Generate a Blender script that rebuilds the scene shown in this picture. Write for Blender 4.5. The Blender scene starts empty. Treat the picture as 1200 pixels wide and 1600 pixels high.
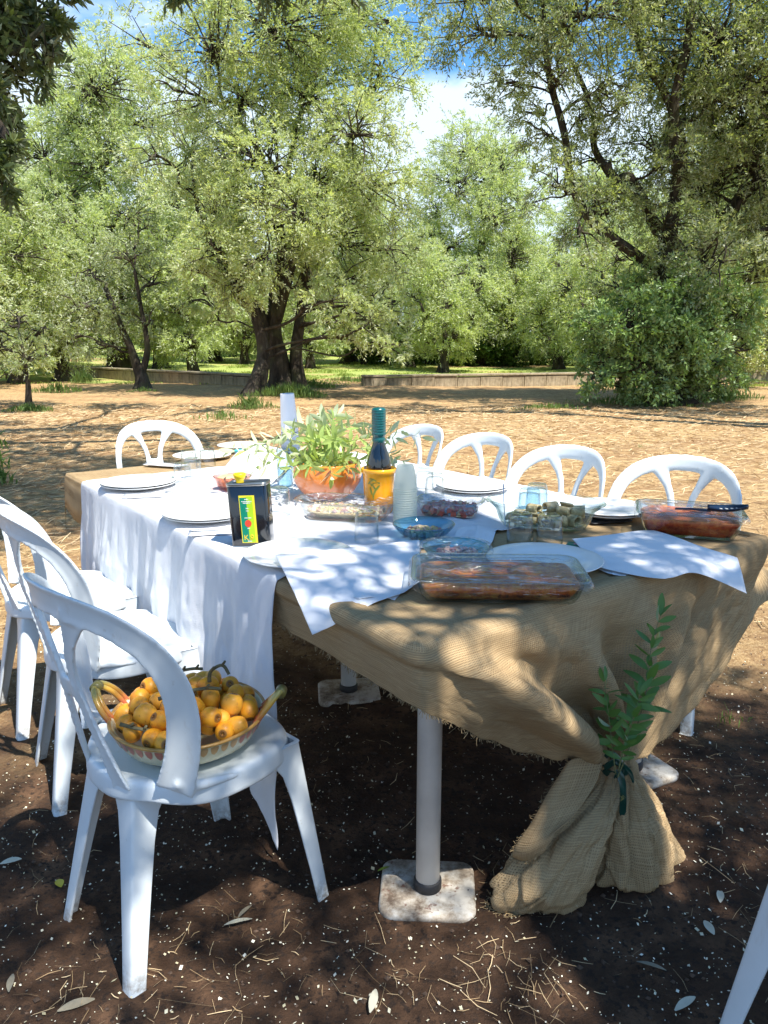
import bpy, math, random
import numpy as np
from mathutils import Vector, Matrix, Quaternion
R = math.radians
random.seed(5)
rng = np.random.default_rng(5)
scene = bpy.context.scene
COL = scene.collection

# ------------------------------------------------------------------ camera, sky, sun, exposure
CAM_H, FPX, PITCH = 1.32, 1200.0, R(12.77)
cd = bpy.data.cameras.new('camera'); cam = bpy.data.objects.new('camera', cd); COL.objects.link(cam)
cam.location = (0, 0, CAM_H); cam.rotation_euler = (math.pi/2-PITCH, 0, 0)
cd.sensor_fit = 'VERTICAL'; cd.sensor_height = 36; cd.lens = 27; cd.clip_start = .05; cd.clip_end = 3000
scene.camera = cam
SUN_EL, SUN_DIR = R(61), np.array([.68, -.73])          # the sun stands to the right, behind the viewer
SUN_DIR = SUN_DIR/np.linalg.norm(SUN_DIR)
S = Vector((SUN_DIR[0]*math.cos(SUN_EL), SUN_DIR[1]*math.cos(SUN_EL), math.sin(SUN_EL)))
w = bpy.data.worlds.new('World'); scene.world = w; w.use_nodes = True
nt = w.node_tree; N = nt.nodes; N.clear()
sky = N.new('ShaderNodeTexSky'); sky.sky_type = 'NISHITA'; sky.sun_disc = False
sky.sun_elevation = SUN_EL; sky.sun_rotation = math.atan2(S.x, S.y); sky.air_density = 1.0; sky.dust_density = .4; sky.ozone_density = 2.0
tc = N.new('ShaderNodeTexCoord'); sx = N.new('ShaderNodeSeparateXYZ'); nt.links.new(tc.outputs['Generated'], sx.inputs[0])
mp = N.new('ShaderNodeMapping'); mp.inputs['Scale'].default_value = (1, 1, 2.2); mp.inputs['Location'].default_value = (.3, .1, .15); nt.links.new(tc.outputs['Generated'], mp.inputs[0])
nz = N.new('ShaderNodeTexNoise'); nz.inputs['Scale'].default_value = 3.2; nz.inputs['Detail'].default_value = 7; nz.inputs['Roughness'].default_value = .55; nt.links.new(mp.outputs[0], nz.inputs[0])
alt = N.new('ShaderNodeMapRange'); alt.inputs[1].default_value = .20; alt.inputs[2].default_value = .42; alt.inputs[3].default_value = .28; alt.inputs[4].default_value = -.12; nt.links.new(sx.outputs[2], alt.inputs[0])
ad = N.new('ShaderNodeMath'); nt.links.new(nz.outputs[0], ad.inputs[0]); nt.links.new(alt.outputs[0], ad.inputs[1])
cr = N.new('ShaderNodeMapRange'); cr.interpolation_type = 'SMOOTHSTEP'; cr.inputs[1].default_value = .50; cr.inputs[2].default_value = .66; nt.links.new(ad.outputs[0], cr.inputs[0])
tint = N.new('ShaderNodeMix'); tint.data_type = 'RGBA'; tint.blend_type = 'MULTIPLY'; tint.inputs[0].default_value = 1; tint.inputs[7].default_value = (.52, .92, 1.18, 1); nt.links.new(sky.outputs[0], tint.inputs[6])
mx = N.new('ShaderNodeMix'); mx.data_type = 'RGBA'; nt.links.new(cr.outputs[0], mx.inputs[0]); nt.links.new(tint.outputs[2], mx.inputs[6]); mx.inputs[7].default_value = (4.4, 5.3, 6.2, 1)
bg = N.new('ShaderNodeBackground'); bg.inputs[1].default_value = .105; nt.links.new(mx.outputs[2], bg.inputs[0])
ow = N.new('ShaderNodeOutputWorld'); nt.links.new(bg.outputs[0], ow.inputs[0])
sl = bpy.data.lights.new('sun', 'SUN'); sl.energy = 4.6; sl.angle = R(.53); sl.color = (1, .955, .88)
sun = bpy.data.objects.new('sun', sl); COL.objects.link(sun); sun.location = (6, -6, 14)
sun.rotation_euler = (-S).to_track_quat('-Z', 'Y').to_euler()
scene.view_settings.view_transform = 'Standard'; scene.view_settings.look = 'None'; scene.view_settings.gamma = 1
scene.view_settings.exposure = 1.08; scene.view_settings.use_curve_mapping = False
try:
    scene.cycles.max_bounces = 10; scene.cycles.transparent_max_bounces = 24; scene.cycles.diffuse_bounces = 4
except Exception: pass

# ------------------------------------------------------------------ helpers
def ray(px, py):
    dx, dy = (px-600)/FPX, (800-py)/FPX
    return Vector((dx, math.cos(PITCH)+dy*math.sin(PITCH), -math.sin(PITCH)+dy*math.cos(PITCH)))
def at(px, py, z=None, Y=None):
    """point of the place seen at (px,py) of the photograph, on height z or at distance Y"""
    d = ray(px, py)
    k = (z-CAM_H)/d.z if z is not None else Y/d.y
    return Vector((0, 0, CAM_H))+d*k
def tag(o, label=None, cat=None, group=None, kind=None):
    if label: o['label'] = label
    if cat: o['category'] = cat
    if group: o['group'] = group
    if kind: o['kind'] = kind
    return o
def thing(name, label, cat, loc=(0, 0, 0), rotz=0, group=None):
    o = bpy.data.objects.new(name, None); COL.objects.link(o); o.empty_display_size = .1
    o.location = loc; o.rotation_euler = (0, 0, rotz)
    return tag(o, label, cat, group)
def dup(root, loc=None, rotz=None, label=None, group=None, scale=None):
    def cp(o, par):
        c = o.copy(); COL.objects.link(c)
        if par is not None: c.parent = par
        for ch in kids.get(o.name, []): cp(ch, c)
        return c
    kids = {}
    for o in list(COL.objects):
        if o.parent: kids.setdefault(o.parent.name, []).append(o)
    r = cp(root, None)
    if loc is not None: r.location = loc
    if rotz is not None: r.rotation_euler = (0, 0, rotz)
    if scale is not None: r.scale = scale if hasattr(scale, '__len__') else (scale,)*3
    if label: r['label'] = label
    if group: r['group'] = group
    return r
def np_mesh(name, V, polys, smooth=True, uv=None):
    V = np.asarray(V, dtype=np.float32).reshape(-1, 3)
    me = bpy.data.meshes.new(name)
    if not isinstance(polys, list) or (len(polys) and not isinstance(polys[0], np.ndarray)):
        me.from_pydata(V.tolist(), [], [tuple(f) for f in polys])
    else:
        polys = [p for p in polys if len(p)]
        me.vertices.add(len(V)); me.vertices.foreach_set('co', V.ravel())
        li = np.concatenate([p.ravel() for p in polys]).astype(np.int32)
        tot = np.concatenate([np.full(len(p), p.shape[1]) for p in polys]).astype(np.int32)
        st = np.concatenate([[0], np.cumsum(tot)[:-1]]).astype(np.int32)
        me.loops.add(len(li)); me.loops.foreach_set('vertex_index', li)
        me.polygons.add(len(tot)); me.polygons.foreach_set('loop_start', st); me.polygons.foreach_set('loop_total', tot)
    if uv is not None:
        ul = me.uv_layers.new(name='UVMap'); idx = np.zeros(len(me.loops), dtype=np.int32); me.loops.foreach_get('vertex_index', idx)
        ul.data.foreach_set('uv', np.asarray(uv, dtype=np.float32)[idx].ravel())
    me.update(calc_edges=True)
    me.polygons.foreach_set('use_smooth', np.full(len(me.polygons), bool(smooth)))
    return me
class MB:
    def __init__(s): s.V = []; s.P = {}; s.n = 0; s.U = []
    def add(s, V, *polys, uv=None):
        V = np.asarray(V, dtype=float).reshape(-1, 3)
        for p in polys:
            if len(p) == 0: continue
            p = np.asarray(p); s.P.setdefault(p.shape[1], []).append(p+s.n)
        s.V.append(V); s.n += len(V)
        s.U.append(np.asarray(uv) if uv is not None else np.zeros((len(V), 2)))
        return s
    def obj(s, name, mat, parent=None, smooth=True, uv=False):
        me = np_mesh(name, np.concatenate(s.V), [np.concatenate(p) for p in s.P.values()], smooth, np.concatenate(s.U) if uv else None)
        me.materials.append(mat)
        o = bpy.data.objects.new(name, me); COL.objects.link(o)
        if parent is not None: o.parent = parent
        return o
def link(name, me, parent=None, mat=None, M=None):
    o = bpy.data.objects.new(name, me); COL.objects.link(o)
    if mat: me.materials.append(mat)
    if parent is not None: o.parent = parent
    if M is not None: o.matrix_local = M
    return o
def gridfaces(n, m, wrap=False):
    """faces of an n x m vertex grid (m wraps when asked)"""
    i, j = np.meshgrid(np.arange(n-1), np.arange(m if wrap else m-1), indexing='ij')
    j2 = (j+1) % m
    return np.stack([i*m+j, i*m+j2, (i+1)*m+j2, (i+1)*m+j], -1).reshape(-1, 4)
def tube(P, r, sides=8, caps=True, squash=1.0):
    P = np.asarray(P, dtype=float); n = len(P); r = np.broadcast_to(np.asarray(r, dtype=float), (n,))
    T = np.gradient(P, axis=0); T /= np.linalg.norm(T, axis=1)[:, None]+1e-9
    a = np.array([0, 0, 1.]) if abs(T[0][2]) < .9 else np.array([1., 0, 0])
    u = np.cross(a, T[0]); u /= np.linalg.norm(u); V = []
    for i in range(n):
        u = u-T[i]*np.dot(u, T[i]); u /= np.linalg.norm(u)+1e-9; v = np.cross(T[i], u)
        th = np.linspace(0, 2*np.pi, sides, endpoint=False)
        V.append(P[i]+r[i]*(np.cos(th)[:, None]*u+squash*np.sin(th)[:, None]*v))
    V = np.concatenate(V); F = gridfaces(n, sides, True)
    polys = [F]
    if caps: polys.append(np.array([list(range(sides))[::-1], [(n-1)*sides+k for k in range(sides)]]))
    return (V, *polys)
def smooth_path(P, k=6):
    P = np.asarray(P, dtype=float); n = len(P); out = []
    for i in range(n-1):
        p0, p1, p2, p3 = P[max(i-1, 0)], P[i], P[i+1], P[min(i+2, n-1)]
        for t in np.linspace(0, 1, k, endpoint=False):
            out.append(.5*((2*p1)+(-p0+p2)*t+(2*p0-5*p1+4*p2-p3)*t*t+(-p0+3*p1-3*p2+p3)*t**3))
    out.append(P[-1]); return np.array(out)
def batch_tubes(P, r, sides=3):
    """P (n,k,3), r (n,k)"""
    n, k, _ = P.shape
    D = P[:, -1]-P[:, 0]; D /= np.linalg.norm(D, axis=1)[:, None]+1e-9
    a = np.where(np.abs(D[:, 2:3]) < .8, np.array([[0, 0, 1.]]), np.array([[1., 0, 0]]))
    u = np.cross(a, D); u /= np.linalg.norm(u, axis=1)[:, None]+1e-9; v = np.cross(D, u)
    th = np.linspace(0, 2*np.pi, sides, endpoint=False)
    ring = np.cos(th)[None, :, None]*u[:, None, :]+np.sin(th)[None, :, None]*v[:, None, :]
    V = P[:, :, None, :]+r[:, :, None, None]*ring[:, None, :, :]
    F = gridfaces(k, sides, True)
    F = (F[None]+(np.arange(n)*k*sides)[:, None, None]).reshape(-1, 4)
    return V.reshape(-1, 3), F
def lathe(prof, seg=32, wob=0, capb=True, capt=False):
    prof = np.asarray(prof, dtype=float); th = np.linspace(0, 2*np.pi, seg, endpoint=False)
    V = np.stack([prof[:, 0:1]*np.cos(th)[None]*(1+wob*np.cos(th*3)[None]), prof[:, 0:1]*np.sin(th)[None], np.repeat(prof[:, 1:2], seg, 1)], -1).reshape(-1, 3)
    polys = [gridfaces(len(prof), seg, True)]; n = len(prof)
    c = []
    if capb: c.append(list(range(seg))[::-1])
    if capt: c.append([(n-1)*seg+k for k in range(seg)])
    if c: polys.append(np.array(c))
    return (V, *polys)
def box(x0, x1, y0, y1, z0, z1):
    V = [(x0, y0, z0), (x1, y0, z0), (x1, y1, z0), (x0, y1, z0), (x0, y0, z1), (x1, y0, z1), (x1, y1, z1), (x0, y1, z1)]
    F = [(0, 3, 2, 1), (4, 5, 6, 7), (0, 1, 5, 4), (1, 2, 6, 5), (2, 3, 7, 6), (3, 0, 4, 7)]
    return np.array(V, dtype=float), np.array(F)
def rring(a, b, r, n=6):
    """rounded rectangle ring, half sizes a,b"""
    r = min(r, a-1e-4, b-1e-4); out = []
    for cx, cy, t0 in ((a-r, b-r, 0), (-a+r, b-r, 90), (-a+r, -b+r, 180), (a-r, -b+r, 270)):
        for t in np.linspace(t0, t0+90, n): out.append((cx+r*math.cos(R(t)), cy+r*math.sin(R(t))))
    return np.array(out)
def rloft(a, b, r, prof, n=6, capb=True, capt=False):
    """prof: list of (outset, z)"""
    V = []
    for o, z in prof:
        q = rring(a+o, b+o, max(r+o, .002), n); V.append(np.c_[q, np.full(len(q), z)])
    m = 4*n; polys = [gridfaces(len(prof), m, True)]; c = []
    if capb: c.append(list(range(m))[::-1])
    if capt: c.append([(len(prof)-1)*m+k for k in range(m)])
    if c: polys.append(np.array(c))
    return (np.concatenate(V), *polys)
def bevel(o, w=.003, seg=2):
    m = o.modifiers.new('bevel', 'BEVEL'); m.width = w; m.segments = seg; m.limit_method = 'ANGLE'; return o
def vnoise(x, y, seed=0):
    xi = np.floor(x).astype(np.int64); yi = np.floor(y).astype(np.int64); xf = x-xi; yf = y-yi
    def h(a, b):
        v = (a*374761393+b*668265263+seed*974711) & 0xffffffff
        v = ((v ^ (v >> 13))*1274126177) & 0xffffffff
        return ((v ^ (v >> 16)) & 0xffff)/65535.
    u = xf*xf*(3-2*xf); v = yf*yf*(3-2*yf)
    return (h(xi, yi)*(1-u)+h(xi+1, yi)*u)*(1-v)+(h(xi, yi+1)*(1-u)+h(xi+1, yi+1)*u)*v
def fbm(x, y, oct=4, seed=0):
    s = 0; a = .5
    for k in range(oct): s = s+a*(vnoise(x*2**k, y*2**k, seed+k)-.5); a *= .5
    return s

# ------------------------------------------------------------------ materials
class NB:
    def __init__(s, name, rough=.6, spec=.5):
        s.m = bpy.data.materials.new(name); s.m.use_nodes = True; s.t = s.m.node_tree; s.N = s.t.nodes
        s.b = s.N['Principled BSDF']; s.out = s.N['Material Output']; s.b.inputs['Roughness'].default_value = rough
        s.b.inputs['Specular IOR Level'].default_value = spec
        s.tc = s.N.new('ShaderNodeTexCoord')
    def L(s, a, b): s.t.links.new(a, b)
    def node(s, ty, **kw):
        n = s.N.new(ty)
        for k, v in kw.items(): setattr(n, k, v)
        return n
    def noise(s, scale=5, detail=4, rough=.5, coord='Object', sc=None, out=0, dist=0):
        n = s.N.new('ShaderNodeTexNoise'); n.inputs['Scale'].default_value = scale; n.inputs['Detail'].default_value = detail
        n.inputs['Roughness'].default_value = rough; n.inputs['Distortion'].default_value = dist
        src = s.tc.outputs[coord]
        if sc:
            m = s.N.new('ShaderNodeMapping'); m.inputs['Scale'].default_value = sc; s.L(src, m.inputs[0]); src = m.outputs[0]
        s.L(src, n.inputs[0]); return n.outputs[out]
    def ramp(s, src, stops):
        r = s.N.new('ShaderNodeValToRGB'); e = r.color_ramp.elements
        while len(e) < len(stops): e.new(.5)
        for k, (p, c) in enumerate(stops):
            e[k].position = p; e[k].color = (c, c, c, 1) if not hasattr(c, '__len__') else (*c, 1)
        s.L(src, r.inputs[0]); return r.outputs[0]
    def mix(s, f, a, b, mode='MIX'):
        n = s.N.new('ShaderNodeMix'); n.data_type = 'RGBA'; n.blend_type = mode
        for k, v in ((0, f), (6, a), (7, b)):
            if hasattr(v, 'is_linked') or hasattr(v, 'links'): s.L(v, n.inputs[k])
            elif k == 0: n.inputs[0].default_value = v
            else: n.inputs[k].default_value = (*v, 1)
        return n.outputs[2]
    def math(s, op, a, b=0., c=0.):
        n = s.N.new('ShaderNodeMath'); n.operation = op
        for k, v in ((0, a), (1, b), (2, c)):
            if hasattr(v, 'links'): s.L(v, n.inputs[k])
            else: n.inputs[k].default_value = v
        return n.outputs[0]
    def rangev(s, v, a, b, c=0., d=1., smooth=True):
        n = s.N.new('ShaderNodeMapRange'); n.interpolation_type = 'SMOOTHSTEP' if smooth else 'LINEAR'
        for k, x in enumerate((a, b, c, d)): n.inputs[k+1].default_value = x
        s.L(v, n.inputs[0]); return n.outputs[0]
    def col(s, c):
        if hasattr(c, 'links'): s.L(c, s.b.inputs['Base Color'])
        else: s.b.inputs['Base Color'].default_value = (*c, 1)
        return s
    def bump(s, h, strength=.3, dist=.01):
        n = s.N.new('ShaderNodeBump'); n.inputs['Strength'].default_value = strength; n.inputs['Distance'].default_value = dist
        s.L(h, n.inputs['Height']); s.L(n.outputs[0], s.b.inputs['Normal']); return n
    def rgh(s, v): s.L(v, s.b.inputs['Roughness']); return s

def mat_simple(name, c, rough=.5, var=.12, scale=20, bump=0, metal=0, spec=.5, coat=0):
    m = NB(name, rough, spec); c2 = tuple(x*(1-var) for x in c)
    m.col(m.mix(m.ramp(m.noise(scale, 5), [(.35, 0), (.65, 1)]), c, c2))
    if bump: m.bump(m.noise(scale*4, 6), bump, .002)
    m.b.inputs['Metallic'].default_value = metal; m.b.inputs['Coat Weight'].default_value = coat
    return m.m

def mat_plastic():
    m = NB('white_plastic', .38)
    n = m.noise(9, 6, .6); sp = m.ramp(m.noise(55, 3, .6), [(.66, 0), (.74, 1)])
    c = m.mix(m.ramp(n, [(.35, 0), (.75, 1)]), (.68, .73, .75), (.63, .675, .69))
    sc = m.ramp(m.noise(30, 4, .7, sc=(1, 1, .25)), [(.62, 0), (.72, 1)])
    c = m.mix(m.math('MULTIPLY', sc, .25), c, (.45, .42, .36))
    z = m.node('ShaderNodeSeparateXYZ'); m.L(m.tc.outputs['Object'], z.inputs[0])
    foot = m.math('MULTIPLY', m.rangev(z.outputs[2], .09, .0), m.ramp(m.noise(60, 5, .7), [(.4, 0), (.6, 1)]))
    c = m.mix(m.math('MULTIPLY', foot, .75), c, (.22, .17, .12))
    c = m.mix(m.math('MULTIPLY', sp, .25), c, (.4, .36, .28))
    m.col(c); m.bump(m.noise(240, 2), .05, .001); m.rgh(m.ramp(n, [(.3, .34), (.7, .5)])); return m.m
def mat_leaf(name, top, under, dark, trans=.3, rough=.45, objvar=.25):
    m = NB(name, rough, .35)
    g = m.node('ShaderNodeNewGeometry'); rp = g.outputs['Random Per Island']
    c = m.mix(rp, top, dark)
    cl = m.ramp(m.noise(.9, 3, .6), [(.35, 0), (.65, 1)])
    c = m.mix(m.math('MULTIPLY', cl, .55), c, tuple(min(1, x*y) for x, y in zip(top, (1.16, 1.12, .85))))
    oi = m.node('ShaderNodeObjectInfo')
    c = m.mix(m.math('MULTIPLY', oi.outputs['Random'], objvar), c, tuple(min(1, x*y) for x, y in zip(top, (1.25, 1.15, 1.1))))
    c = m.mix(m.math('MULTIPLY', g.outputs['Backfacing'], .8), c, under)
    m.col(c)
    tr = m.node('ShaderNodeBsdfTranslucent'); m.L(m.mix(1.0, c, (1.25, 1.25, .5), 'MULTIPLY'), tr.inputs[0])
    ms = m.node('ShaderNodeMixShader'); ms.inputs[0].default_value = trans
    m.L(m.b.outputs[0], ms.inputs[1]); m.L(tr.outputs[0], ms.inputs[2]); m.L(ms.outputs[0], m.out.inputs[0]); return m.m
def mat_bark():
    m = NB('olive_bark', .92, .2)
    n = m.noise(7, 8, .65, sc=(1, 1, .3), dist=.6)
    c = m.ramp(n, [(.3, (.018, .014, .01)), (.55, (.062, .05, .037)), (.78, (.15, .13, .10))])
    c = m.mix(m.math('MULTIPLY', m.ramp(m.noise(2.5, 4), [(.5, 0), (.65, 1)]), .5), c, (.10, .11, .05))
    m.col(c); m.bump(n, 1, .06); return m.m
def mat_glass(name, tint=(.93, .98, .98), edge=(.45, .62, .60), gloss_rough=.03, gmin=.05, gmax=.75, bumpn=None, painted_glint=0, painted_glint_col=(.8, .8, .8), power=3.0):
    """thin clear glass or film: mostly see-through, mirror-like and darker towards its edges"""
    m = NB(name); lw = m.node('ShaderNodeLayerWeight'); lw.inputs[0].default_value = .5
    f = m.math('POWER', lw.outputs['Facing'], power)
    tr = m.node('ShaderNodeBsdfTransparent'); m.L(m.mix(f, tint, edge), tr.inputs[0])
    gl = m.node('ShaderNodeBsdfGlossy'); gl.inputs['Roughness'].default_value = gloss_rough
    ms = m.node('ShaderNodeMixShader'); m.L(m.rangev(f, 0, 1, gmin, gmax, False), ms.inputs[0]); m.L(tr.outputs[0], ms.inputs[1]); m.L(gl.outputs[0], ms.inputs[2])
    last = ms.outputs[0]
    if painted_glint:
        df = m.node('ShaderNodeBsdfDiffuse'); df.inputs[0].default_value = (*painted_glint_col, 1)
        m2 = m.node('ShaderNodeMixShader'); m2.inputs[0].default_value = painted_glint; m.L(last, m2.inputs[1]); m.L(df.outputs[0], m2.inputs[2]); last = m2.outputs[0]
        if bumpn:
            st = m.ramp(m.noise(bumpn[0]*1.5, 4, .65, sc=bumpn[2], dist=.8), [(.575, .0), (.64, 1)]); m.L(m.math('MULTIPLY', st, painted_glint*6), m2.inputs[0])  # pale diffuse streaks painted in as highlights along the film's crinkles
    if bumpn:
        b = m.node('ShaderNodeBump'); b.inputs['Strength'].default_value = bumpn[1]; b.inputs['Distance'].default_value = .01
        m.L(m.noise(bumpn[0], 3, .5, sc=bumpn[2], dist=1.2), b.inputs['Height'])
        m.L(b.outputs[0], gl.inputs['Normal'])
    m.L(last, m.out.inputs[0]); m.N.remove(m.b); return m.m
def mat_burlap():
    m = NB('burlap', .95, .1)
    u = m.node('ShaderNodeSeparateXYZ'); m.L(m.tc.outputs['UV'], u.inputs[0])
    def thread(o, fr, seed):
        # thickness of one set of threads
        jit = m.math('MULTIPLY', m.noise(30, 2, .5, 'UV', sc=(1, 1, 1)), .8)
        return m.math('ADD', m.math('MULTIPLY', m.math('SINE', m.math('ADD', m.math('MULTIPLY', o, fr), jit)), .5), .5)
    a = thread(u.outputs[0], 1350, 0); b = thread(u.outputs[1], 1350, 1)
    weave = m.math('MAXIMUM', a, b)
    slub = m.noise(260, 3, .5, 'UV', sc=(1, .05, 1)); slub2 = m.noise(260, 3, .5, 'UV', sc=(.05, 1, 1))
    sl = m.math('ADD', slub, slub2)
    c = m.ramp(m.math('MULTIPLY', sl, .5), [(.32, (.41, .28, .145)), (.5, (.54, .385, .21)), (.68, (.63, .47, .27))])
    c = m.mix(m.rangev(weave, .1, .9, .35, 0), c, (.14, .09, .045))
    c = m.mix(m.math('MULTIPLY', m.ramp(m.noise(5, 4), [(.45, 0), (.7, 1)]), .25), c, (.16, .10, .05))
    m.col(c)
    h = m.math('ADD', m.math('MULTIPLY', weave, .6), m.math('MULTIPLY', sl, .8)); m.bump(h, .7, .002)
    # loose weave lets some light through; the cloth is thinner in worn patches
    hole = m.math('MULTIPLY', m.rangev(weave, .30, .12), m.ramp(m.noise(3.2, 3, .5, 'UV'), [(.47, .15), (.60, 1)]))
    tl = m.node('ShaderNodeBsdfTranslucent'); m.L(c, tl.inputs[0]); ms0 = m.node('ShaderNodeMixShader'); ms0.inputs[0].default_value = .25
    m.L(m.b.outputs[0], ms0.inputs[1]); m.L(tl.outputs[0], ms0.inputs[2])
    tr = m.node('ShaderNodeBsdfTransparent'); ms = m.node('ShaderNodeMixShader'); m.L(hole, ms.inputs[0])
    m.L(ms0.outputs[0], ms.inputs[1]); m.L(tr.outputs[0], ms.inputs[2]); m.L(ms.outputs[0], m.out.inputs[0]); return m.m
def mat_cloth(name, c, trans=.15, bump=.25, scale=260):
    m = NB(name, .85, .2); n = m.noise(scale, 3, .6, 'UV'); big = m.noise(14, 4, .6, 'UV')
    m.col(m.mix(m.ramp(big, [(.4, 0), (.7, 1)]), c, tuple(x*.93 for x in c))); m.bump(m.math('ADD', n, m.math('MULTIPLY', big, 1.2)), bump, .004)
    tl = m.node('ShaderNodeBsdfTranslucent'); tl.inputs[0].default_value = (*c, 1); ms = m.node('ShaderNodeMixShader'); ms.inputs[0].default_value = trans
    m.L(m.b.outputs[0], ms.inputs[1]); m.L(tl.outputs[0], ms.inputs[2]); m.L(ms.outputs[0], m.out.inputs[0]); return m.m

PLASTIC = mat_plastic()
OLIVE = mat_leaf('olive_leaves', (.31, .38, .18), (.50, .54, .41), (.09, .125, .055), .45)
OLIVE_PALE = mat_leaf('pale_olive_leaves', (.47, .56, .30), (.62, .66, .50), (.18, .24, .11), .5)
BUSHL = mat_leaf('bush_leaves', (.24, .37, .12), (.34, .44, .22), (.06, .12, .04), .28, .30)
HEDGEL = mat_leaf('hedge_leaves', (.07, .14, .025), (.12, .2, .05), (.02, .05, .012), .3)
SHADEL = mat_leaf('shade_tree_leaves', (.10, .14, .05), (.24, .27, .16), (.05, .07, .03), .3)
BARK = mat_bark()
BURLAP = mat_burlap()
WHITE_CLOTH = mat_cloth('white_tablecloth', (.80, .81, .84), .2, .45, 300)
PAPER = mat_cloth('white_paper', (.80, .81, .83), .1, .05, 60)
CERAMIC = mat_simple('white_ceramic', (.80, .80, .78), .18, .03, 8)
GLASS = mat_glass('clear_glass', (.985, .99, .99), (.72, .80, .80), gmin=.05, gmax=.8)
GLASSB = mat_glass('bluish_glass', (.90, .96, .98), (.55, .72, .82), gmin=.06)
DISHG = mat_glass('dish_glass', (.96, .985, .98), (.45, .62, .60), gmin=.05)
FILM = mat_glass('cling_film', (.97, .98, 1), (.94, .96, .98), 0.12, .06, .7, (30, 1.0, (.3, 3.0, 1)), .06, (.8, .85, .9), 2.4)

# ------------------------------------------------------------------ ground
def mat_ground():
    m = NB('ground', .95, .15)
    p = m.node('ShaderNodeSeparateXYZ'); m.L(m.tc.outputs['Object'], p.inputs[0]); Y = p.outputs[1]; X = p.outputs[0]
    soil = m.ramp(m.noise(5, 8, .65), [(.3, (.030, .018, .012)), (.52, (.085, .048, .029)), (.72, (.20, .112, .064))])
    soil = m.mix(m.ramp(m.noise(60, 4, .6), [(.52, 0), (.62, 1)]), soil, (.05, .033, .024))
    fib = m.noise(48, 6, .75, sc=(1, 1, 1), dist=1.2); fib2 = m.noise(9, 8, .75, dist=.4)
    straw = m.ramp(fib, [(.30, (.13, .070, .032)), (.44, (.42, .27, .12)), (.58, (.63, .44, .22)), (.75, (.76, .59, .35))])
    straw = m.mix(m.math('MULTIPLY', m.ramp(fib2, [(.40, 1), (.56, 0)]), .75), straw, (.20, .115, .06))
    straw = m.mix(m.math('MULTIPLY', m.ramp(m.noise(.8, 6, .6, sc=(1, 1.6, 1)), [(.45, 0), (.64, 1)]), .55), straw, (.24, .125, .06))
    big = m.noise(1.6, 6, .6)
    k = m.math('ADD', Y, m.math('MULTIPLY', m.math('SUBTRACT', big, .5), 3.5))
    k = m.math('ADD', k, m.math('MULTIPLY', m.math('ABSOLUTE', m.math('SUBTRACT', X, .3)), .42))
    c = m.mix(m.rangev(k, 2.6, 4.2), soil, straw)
    green = m.ramp(fib, [(.3, (.14, .18, .04)), (.5, (.30, .36, .09)), (.7, (.48, .50, .18))])
    g = m.math('ADD', m.rangev(Y, 21.5, 25.5), m.math('MULTIPLY', m.math('SUBTRACT', m.noise(.35, 5, .6, sc=(.5, 1, 1)), .56), 3.2))
    g = m.math('MULTIPLY', m.rangev(g, .35, .8), m.rangev(Y, 19, 22))
    c = m.mix(g, c, green)
    m.col(c)
    m.bump(m.math('ADD', m.noise(70, 6, .75), m.math('MULTIPLY', fib, .6)), .9, .016); return m.m
def ground_z(x, y):
    near = np.exp(-((x/6)**2+((y-2)/6)**2)**2)
    z = fbm(x*1.3, y*1.3, 3, 3)*.03+fbm(x*9, y*9, 3, 9)*.026*near+np.maximum(fbm(x*22, y*22, 2, 5)-.1, 0)*.06*near+np.abs(fbm(x*34, y*34, 2, 6))*.016*near
    far = np.clip((y-6)/10, 0, 1); z = z+far*(fbm(x*.35, y*.35, 3, 21)*.25)+far*fbm(x*2, y*2, 3, 8)*.03+fbm(x*6, y*6, 3, 18)*.009*np.clip((y-3)/3, 0, 1)
    z = z+np.clip((y-30)/60, 0, 1)**1.3*1.6
    return z
def gz(x, y): return float(ground_z(np.array([float(x)]), np.array([float(y)]))[0])
t = np.linspace(-1, 1, 400); xs = np.sinh(t*8.6)/np.sinh(8.6)*900
t = np.linspace(-.5, 1, 470); ys = 2+np.sinh(t*9)/np.sinh(9)*1400
XX, YY = np.meshgrid(xs, ys); ZZ = ground_z(XX, YY)
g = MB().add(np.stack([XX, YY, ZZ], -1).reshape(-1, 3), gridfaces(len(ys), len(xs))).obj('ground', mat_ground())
tag(g, kind='structure')

# straw, petals, litter
def mat_isl(name, a, b, rough=.8, trans=0):
    m = NB(name, rough, .2); g = m.node('ShaderNodeNewGeometry'); m.col(m.ramp(g.outputs['Random Per Island'], [(0, a), (1, b)])); return m.m
STRAW = mat_isl('dry_straw', (.26, .17, .085), (.66, .50, .29)); PETAL = mat_isl('fallen_blossom', (.52, .46, .28), (.84, .80, .66))
def strips(n, x, y, L, Wd, lift=.01, curve=.12):
    a = rng.uniform(0, 2*np.pi, n); d = np.stack([np.cos(a), np.sin(a)], -1); pn = np.stack([-d[:, 1], d[:, 0]], -1)
    k = 3; V = np.zeros((n, k, 2, 3)); cv = rng.normal(0, curve, n); tilt = np.abs(rng.normal(0, .25, n))
    for i in range(k):
        s = i/(k-1)-.5
        c = np.stack([x, y], -1)+d*(s*L)[:, None]+pn*(cv*L*(s*s)*1.5)[:, None]
        z = ground_z(c[:, 0], c[:, 1])+lift*.4+(s+.5)*L*tilt*.5
        for j, q in enumerate((-.5, .5)):
            ww = Wd*(1-.5*abs(s)*1.2)
            V[:, i, j, :2] = c+pn*(q*ww)[:, None]; V[:, i, j, 2] = z+(q*ww)*.6
    F = (gridfaces(k, 2)[None]+(np.arange(n)*k*2)[:, None, None]).reshape(-1, 4)
    return V.reshape(-1, 3), F
mb = MB()
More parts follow.
